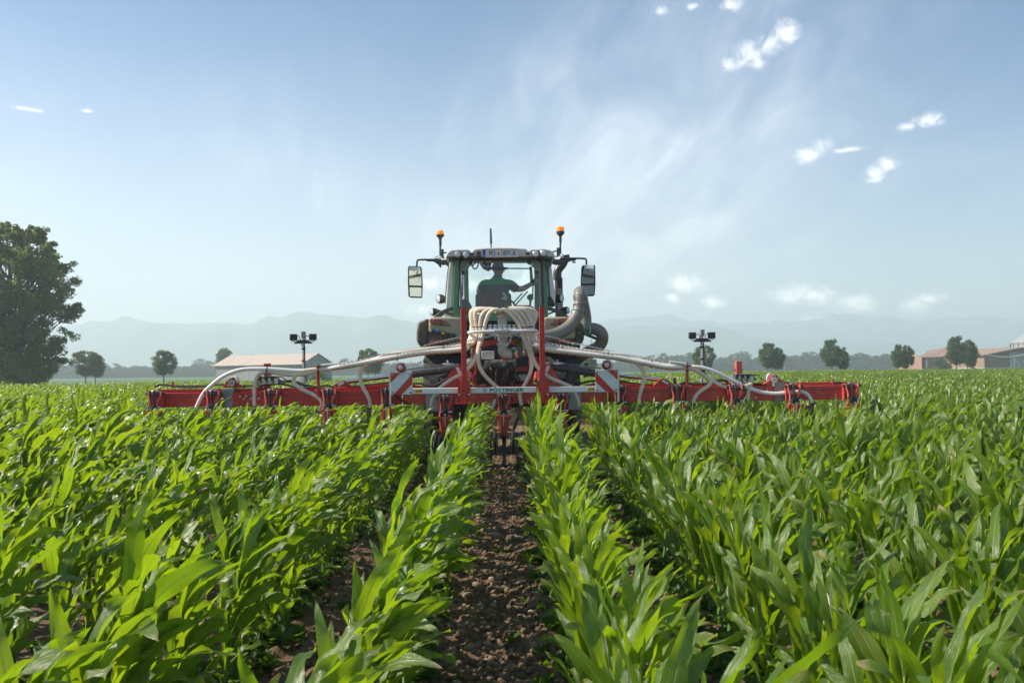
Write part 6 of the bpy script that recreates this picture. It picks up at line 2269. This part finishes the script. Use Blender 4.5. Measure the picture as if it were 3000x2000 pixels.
panel('joystick', [(1320, 765), (1345, 742), (1385, 740), (1388, 785), (1370, 800), (1362, 860), (1345, 860), (1345, 800), (1325, 790)], YR + .6, .06, 'seat', bevel=.02)
for pts in (((1330, 715), (1210, 850)), ((1275, 735), (1190, 830))):
    a, c = (r1(*q, 13.2) for q in pts); part(MB().cyl(a, c, .012, n=6), 'wiper_rod', 'dgrey')
# seat and steering wheel
st = panel('driver_seat', [(815, 745), (850, 740), (850, 720), (1130, 720), (1165, 745), (1175, 900), (815, 900)], 12.32, .16, 'seat', bevel=.05)
part(MB().box((TX - .08, 12.72, 2.02), (.56, .55, .16)), 'seat_cushion', 'seat', .05)
sw = [Vector((TX + math.cos(t) * .21 + .02, 13.18 + math.sin(t) * .10, 2.28 + math.sin(t) * .17)) for t in [2 * math.pi * k / 24 for k in range(24)]]
MB().tube(sw, .018, 8, closed=True).build('steering_wheel', M['black'], tr)
part(MB().cyl((TX + .02, 13.18, 2.28), (TX + .02, 13.35, 1.85), .04, n=10), 'steering_column', 'black')
# suction hose from the front tank: up, over, and back down behind the fender
MB().tube([r1(1400, 1180, TY + .35), r1(1500, 1165, 10.75), r1(1620, 1135, 10.85), r1(1740, 1060, 10.95), r1(1815, 950, 11.0), r1(1843, 840, 11.05), r1(1845, 760, 11.1), r1(1842, 722, 11.2)], .088, 16, 6).build('suction_hose', M['big_hose'], tr)
MB().tube([r1(1842, 735, 11.2), r1(1850, 730, 11.35), r1(1865, 800, 11.45), r1(1895, 950, 11.5), r1(1910, 1075, 11.5), r1(1985, 1085, 11.5), r1(2050, 1120, 11.5), r1(2065, 1190, 11.55), r1(2030, 1255, 11.6), r1(1960, 1295, 11.7), r1(1870, 1340, 11.8), r1(1800, 1400, 12)], .088, 16, 6).build('suction_hose', M['big_hose'], tr)
for (y, dy, mm, xx) in ((772, 14, 'brown', 1842), (790, 8, 'steel', 1845), (855, 10, 'brown', 1843), (920, 20, 'twine', 1828), (940, 22, 'steel', 1822)):
    c = r1(xx, y, 11.02)
    lp = [c + Vector((math.cos(t) * .094, math.sin(t) * .094, math.sin(t + 2.6) * .02 - math.cos(t) * dy * .0018)) for t in [2 * math.pi * k / 20 for k in range(20)]]
    MB().tube(lp, .006, 5, closed=True).build('hose_binding', M[mm], tr)
MB().tube([r1(x, y, 11.0) for x, y in ((1880, 755), (1905, 760), (1918, 785), (1912, 815), (1905, 850), (1908, 875), (1890, 905), (1885, 960))], .006, 5, 5).build('binding_wire', M['brown'], tr)
lp = [r1(1912, 1085, 11.42) + Vector((math.cos(t) * .05, -.03 + math.sin(t) * .03, math.sin(t) * .10)) for t in [2 * math.pi * k / 16 for k in range(16)]]
MB().tube(lp, .007, 5, closed=True).build('hose_binding', M['twine'], tr)
part(MB().cyl(r1(1880, 1130, 11.4), r1(2015, 1185, 11.4), .022, n=8), 'hose_bracket', 'dgrey')
MB().tube([r1(x, y, 11.45) for x, y in ((1958, 1190), (1950, 1210), (1965, 1232), (1990, 1240))], .005, 5, 5).build('binding_wire', M['steel'], tr)
part(MB().bar(r1(1905, 1420, 11.9), r1(1900, 1560, 11.9), .05, .05), 'ladder_post', 'black', .004)
panel('warning_label', [(655, 1180), (676, 1178), (676, 1195), (655, 1195)], FY - .05, .004, 'yellow')

# ================================================================== THE DRIVER
DY = 12.62
KX = DY / F * 0.29787
hc = r1(1038, 497, DY)
driver = thing('person', (hc.x, DY, 2.06), 'driver in green and dark polo shirt seated in the cab, one arm reaching out', 'person')
M['polo'] = bpy.data.materials.new('two_tone_polo')
M['polo'].use_nodes = True
g = NT(M['polo'].node_tree)
bs = M['polo'].node_tree.nodes['Principled BSDF']
ge = g.n('ShaderNodeTexCoord')
sp = g.n('ShaderNodeSeparateXYZ')
g.put(sp.inputs[0], ge.outputs['Object'])
ZY = r1(1000, 655, DY).z
g.put(bs.inputs['Base Color'], g.mix(g.ramp(sp.outputs[2], (ZY - .006, ZY + .006)), (0.060, 0.066, 0.072), (0.030, 0.42, 0.17)))
bs.inputs['Roughness'].default_value = .85


def skin_body(name, joints, edges, material, parent, sub=2):
    me = bpy.data.meshes.new(name)
    me.from_pydata([Vector(j[:3]) for j in joints], edges, [])
    o = bpy.data.objects.new(name, me)
    COL.objects.link(o)
    o.parent = parent
    o.location = -ORG[parent.name]
    ORG[o.name] = Vector((0, 0, 0))
    md = o.modifiers.new('skin', 'SKIN')
    md.use_smooth_shade = True
    for i, j in enumerate(joints):
        rr_ = j[3]
        me.skin_vertices[0].data[i].radius = (rr_, rr_) if not isinstance(rr_, tuple) else rr_
    me.skin_vertices[0].data[0].use_root = True
    sb = o.modifiers.new('sub', 'SUBSURF')
    sb.levels = sb.render_levels = sub
    me.materials.append(material)
    return o


def W(x, y, Y=DY):
    return tuple(r1(x, y, Y))


# whole figure: pelvis, spine, neck, head core, arms with fingers, seated legs
J = [(*W(1010, 880), .12), (*W(1015, 800), .115), (*W(1020, 710), .110), (*W(1022, 650), .085), (*W(1024, 605), .060), (*W(1030, 565), .062), (*W(1036, 540, DY + .01), .070),
     (*W(1160, 652), .056), (*W(1225, 695, DY + .06), .056), (*W(1285, 690, DY + .15), .050), (*W(1345, 655, DY + .24), .042), (*W(1398, 622, DY + .32), .032), (*W(1412, 612, DY + .34), .036),
     (*W(885, 656), .056), (*W(860, 720, DY + .05), .055), (*W(880, 790, DY + .16), .046), (*W(940, 800, DY + .34), .036), (*W(960, 795, DY + .40), .036),
     (*W(1090, 895, DY + .1), .095), (*W(1110, 890, DY + .48), .072), (*W(1110, 1010, DY + .58), .050), (*W(1110, 1020, DY + .72), .045),
     (*W(930, 895, DY + .1), .095), (*W(900, 890, DY + .48), .072), (*W(900, 1010, DY + .58), .050), (*W(900, 1020, DY + .72), .045)]
E = [(0, 1), (1, 2), (2, 3), (3, 4), (4, 5), (5, 6), (3, 7), (7, 8), (8, 9), (9, 10), (10, 11), (11, 12), (3, 13), (13, 14), (14, 15), (15, 16), (16, 17),
     (0, 18), (18, 19), (19, 20), (20, 21), (0, 22), (22, 23), (23, 24), (24, 25)]
hand = Vector(W(1412, 612, DY + .34))
for k, (dx, dy, dz, ln) in enumerate(((.03, .02, .034, .8), (.035, .03, .016, 1.0), (.035, .035, -.002, 1.0), (.03, .03, -.02, .85), (-.01, .0, .045, .7))):
    b0 = len(J)
    d = Vector((.6, .55, .35)) if k < 4 else Vector((.2, .2, .9))
    d.normalize()
    q = hand + Vector((dx, dy, dz))
    J += [(*q, .010), (*(q + d * .035 * ln), .009), (*(q + d * .035 * ln + Vector((.012, .01, -.022)) * ln), .008)]
    E += [(12, b0), (b0, b0 + 1), (b0 + 1, b0 + 2)]
skin_body('body', J, E, M['skin'], driver)


# head with a face turned to one side, as a shaped surface
def head_mesh():
    import bmesh
    bm = bmesh.new()
    bmesh.ops.create_uvsphere(bm, u_segments=28, v_segments=20, radius=1.0)
    for v in bm.verts:
        x, y, z = v.co           # face looks towards +x before turning
        s = Vector((x * .098, y * .078, z * .122))
        if z < 0:
            s.x *= 1 - .10 * (-z); s.y *= 1 - .28 * (-z) ** 1.5
            if x < 0: s.x *= 1 - .35 * (-z)
        if x > .6 and abs(y) < .3:
            nose = math.exp(-((z + .10) / .16) ** 2) * math.exp(-(y / .14) ** 2)
            s.x += .026 * nose
            s.x += .010 * math.exp(-((z + .62) / .14) ** 2) * math.exp(-(y / .25) ** 2)      # chin
            s.x += .007 * math.exp(-((z + .40) / .08) ** 2) * math.exp(-(y / .22) ** 2)      # lips
            s.x -= .006 * math.exp(-((z + .30) / .05) ** 2)
        for e in (-.36, .36):
            s.x -= .012 * math.exp(-((y - e) / .14) ** 2 - ((z - .06) / .12) ** 2) * (x > 0)   # eye hollows
        s.x += .006 * math.exp(-((z - .24) / .10) ** 2) * (x > .5)
        v.co = s
    me = bpy.data.meshes.new('head')
    bm.to_mesh(me); bm.free()
    me.shade_smooth()
    me.materials.append(M['skin'])
    return me


ho = bpy.data.objects.new('head', head_mesh()); COL.objects.link(ho); ho.parent = driver
ho.location = hc - ORG[driver.name]
ho.rotation_euler = (0, R(6), R(22))
ORG[ho.name] = hc
for s in (-1, 1):
    e = MB().lathe([(0, -.006), (.022, -.006), (.030, 0), (.024, .008), (.012, .006), (0, .004)], (-.005, s * .078, -.005), (0, s, .1), 14)
    o = bpy.data.objects.new('ear', None)
    me = bpy.data.meshes.new('ear'); me.from_pydata(e.v, [], e.f); me.shade_smooth(); me.materials.append(M['skin'])
    o = bpy.data.objects.new('ear', me); COL.objects.link(o); o.parent = ho
    ey = MB().lathe([(0, .011), (.008, .008), (.011, 0), (.008, -.008), (0, -.011)], (.083, s * .030, .008), (1, 0, 0), 10)
    me = bpy.data.meshes.new('eye'); me.from_pydata(ey.v, [], ey.f); me.shade_smooth(); me.materials.append(M['ink'])
    o = bpy.data.objects.new('eye', me); COL.objects.link(o); o.parent = ho


def hair_mesh():
    import bmesh
    bm = bmesh.new()
    bmesh.ops.create_uvsphere(bm, u_segments=28, v_segments=18, radius=1.0)
    kill = [v for v in bm.verts if v.co.z < -.30 or (v.co.x > .45 and v.co.z < .52) or (v.co.x > -.1 and v.co.z < .0)]
    bmesh.ops.delete(bm, geom=kill, context='VERTS')
    for v in bm.verts:
        x, y, z = v.co
        n_ = 1 + .05 * mnoise.noise(v.co * 5)
        v.co = Vector((x * .106 * n_, y * .086 * n_, z * .130 * n_))
    me = bpy.data.meshes.new('hair')
    bm.to_mesh(me); bm.free(); me.shade_smooth(); me.materials.append(M['hair'])
    return me


o = bpy.data.objects.new('hair', hair_mesh()); COL.objects.link(o); o.parent = ho
sdm = o.modifiers.new('solid', 'SOLIDIFY'); sdm.thickness = .008
gl = MB().cyl((.0, .082, .015), (.095, .066, .012), .0025, n=5).cyl((.0, -.082, .015), (.095, -.066, .012), .0025, n=5)
me = bpy.data.meshes.new('glasses'); me.from_pydata(gl.v, [], gl.f); me.materials.append(M['ink'])
o = bpy.data.objects.new('glasses', me); COL.objects.link(o); o.parent = ho

# the polo shirt: rings around the trunk, sleeves, collar
rings = [(905, 1008, .180, .135), (850, 1012, .182, .135), (780, 1018, .190, .138), (710, 1024, .205, .135), (660, 1028, .215, .125), (632, 1030, .214, .115), (616, 1030, .190, .104), (600, 1030, .140, .088), (584, 1030, .078, .072), (572, 1030, .070, .068), (566, 1030, .069, .068)]
sh = MB()
nn_ = 28
vv, ff = [], []
for (y, x, rx, ry) in rings:
    c = Vector(W(x, y))
    for k in range(nn_):
        t = 2 * math.pi * k / nn_
        ct, st_ = math.cos(t), math.sin(t)
        vv.append(c + Vector((rx * abs(ct) ** .8 * (1 if ct > 0 else -1), ry * abs(st_) ** .9 * (1 if st_ > 0 else -1), 0)))
for i in range(len(rings) - 1):
    for k in range(nn_):
        ff.append((i * nn_ + k, i * nn_ + (k + 1) % nn_, (i + 1) * nn_ + (k + 1) % nn_, (i + 1) * nn_ + k))
sh.add(vv, ff)
sh.tube([W(1100, 652), W(1150, 650), W(1190, 672, DY + .03), W(1222, 700, DY + .06)], .08, 14, 4, radii=(.090, .070))
sh.tube([W(955, 652), W(900, 652), W(872, 700, DY + .03), W(864, 740, DY + .07)], .08, 14, 4, radii=(.090, .070))
so = sh.build('polo_shirt', M['polo'], driver, sharp=80)
sm_ = so.modifiers.new('sub', 'SUBSURF'); sm_.levels = sm_.render_levels = 1
MB().tube([Vector(W(1030, 574)) + Vector((math.cos(t) * .073, math.sin(t) * .072, .01 * math.cos(t))) for t in [2 * math.pi * k / 20 for k in range(20)]], .013, 8, closed=True).build('collar', M['trousers'], driver)
tz = MB()
for s in (1, -1):
    tz.tube([W(1010 + s * 50, 890, DY + .02), W(1010 + s * 88, 893, DY + .25), W(1010 + s * 102, 888, DY + .48), W(1010 + s * 102, 950, DY + .55), W(1010 + s * 102, 1005, DY + .58)], .1, 12, 3, radii=(.13, .075))
tz.build('trousers', M['trousers'], driver, sharp=80)
# jacket thrown over the seat back
jk = MB()
pts = [(850, 880), (860, 800), (885, 745), (950, 722), (1050, 716), (1105, 730), (1140, 790), (1165, 885), (1100, 880), (1085, 830), (1000, 820), (930, 835), (920, 885)]
jk.prism([r1(x, y, 12.27) for x, y in pts], (0, .05, 0))
jo = jk.build('jacket', M['jacket'], None, org=r1(1000, 800, 12.27), bevel=.02)
fix_normals(jo)
tag(jo, 'maroon jacket with pale lining draped over the tractor seat back', 'jacket')
b = MB(); b.prism([r1(x, y, 12.262) for x, y in ((1075, 722), (1105, 728), (1132, 775), (1120, 805), (1085, 810), (1065, 790), (1095, 765))], (0, .01, 0))
q = b.build('lining', M['pane'], jo, bevel=.004); fix_normals(q)
b = MB(); b.prism([r1(x, y, 12.255) for x, y in ((965, 800), (1000, 785), (1060, 790), (1110, 800), (1080, 825), (1000, 832), (965, 820))], (0, .012, 0))
q = b.build('sleeve', M['trousers'], jo, bevel=.005); fix_normals(q)

# ================================================================== HAZE
HAZE_DENSITY = 0.00105
b = MB()
b.box((0, 2780, 87), (12400, 6300, 180))
hz = b.build('haze', M['soil'], None, smooth=False)
hm = bpy.data.materials.new('pale_air')
hm.use_nodes = True
hm.node_tree.nodes.clear()
g = NT(hm.node_tree)
pv = g.n('ShaderNodeVolumePrincipled')
pv.inputs['Color'].default_value = (0.82, 0.92, 0.98, 1)
pv.inputs['Density'].default_value = HAZE_DENSITY
pv.inputs['Anisotropy'].default_value = 0.2
mo = g.n('ShaderNodeOutputMaterial')
g.t.links.new(pv.outputs[0], mo.inputs['Volume'])
hz.data.materials.clear()
hz.data.materials.append(hm)
tag(hz, 'pale morning haze lying over the fields', 'haze', kind='stuff')
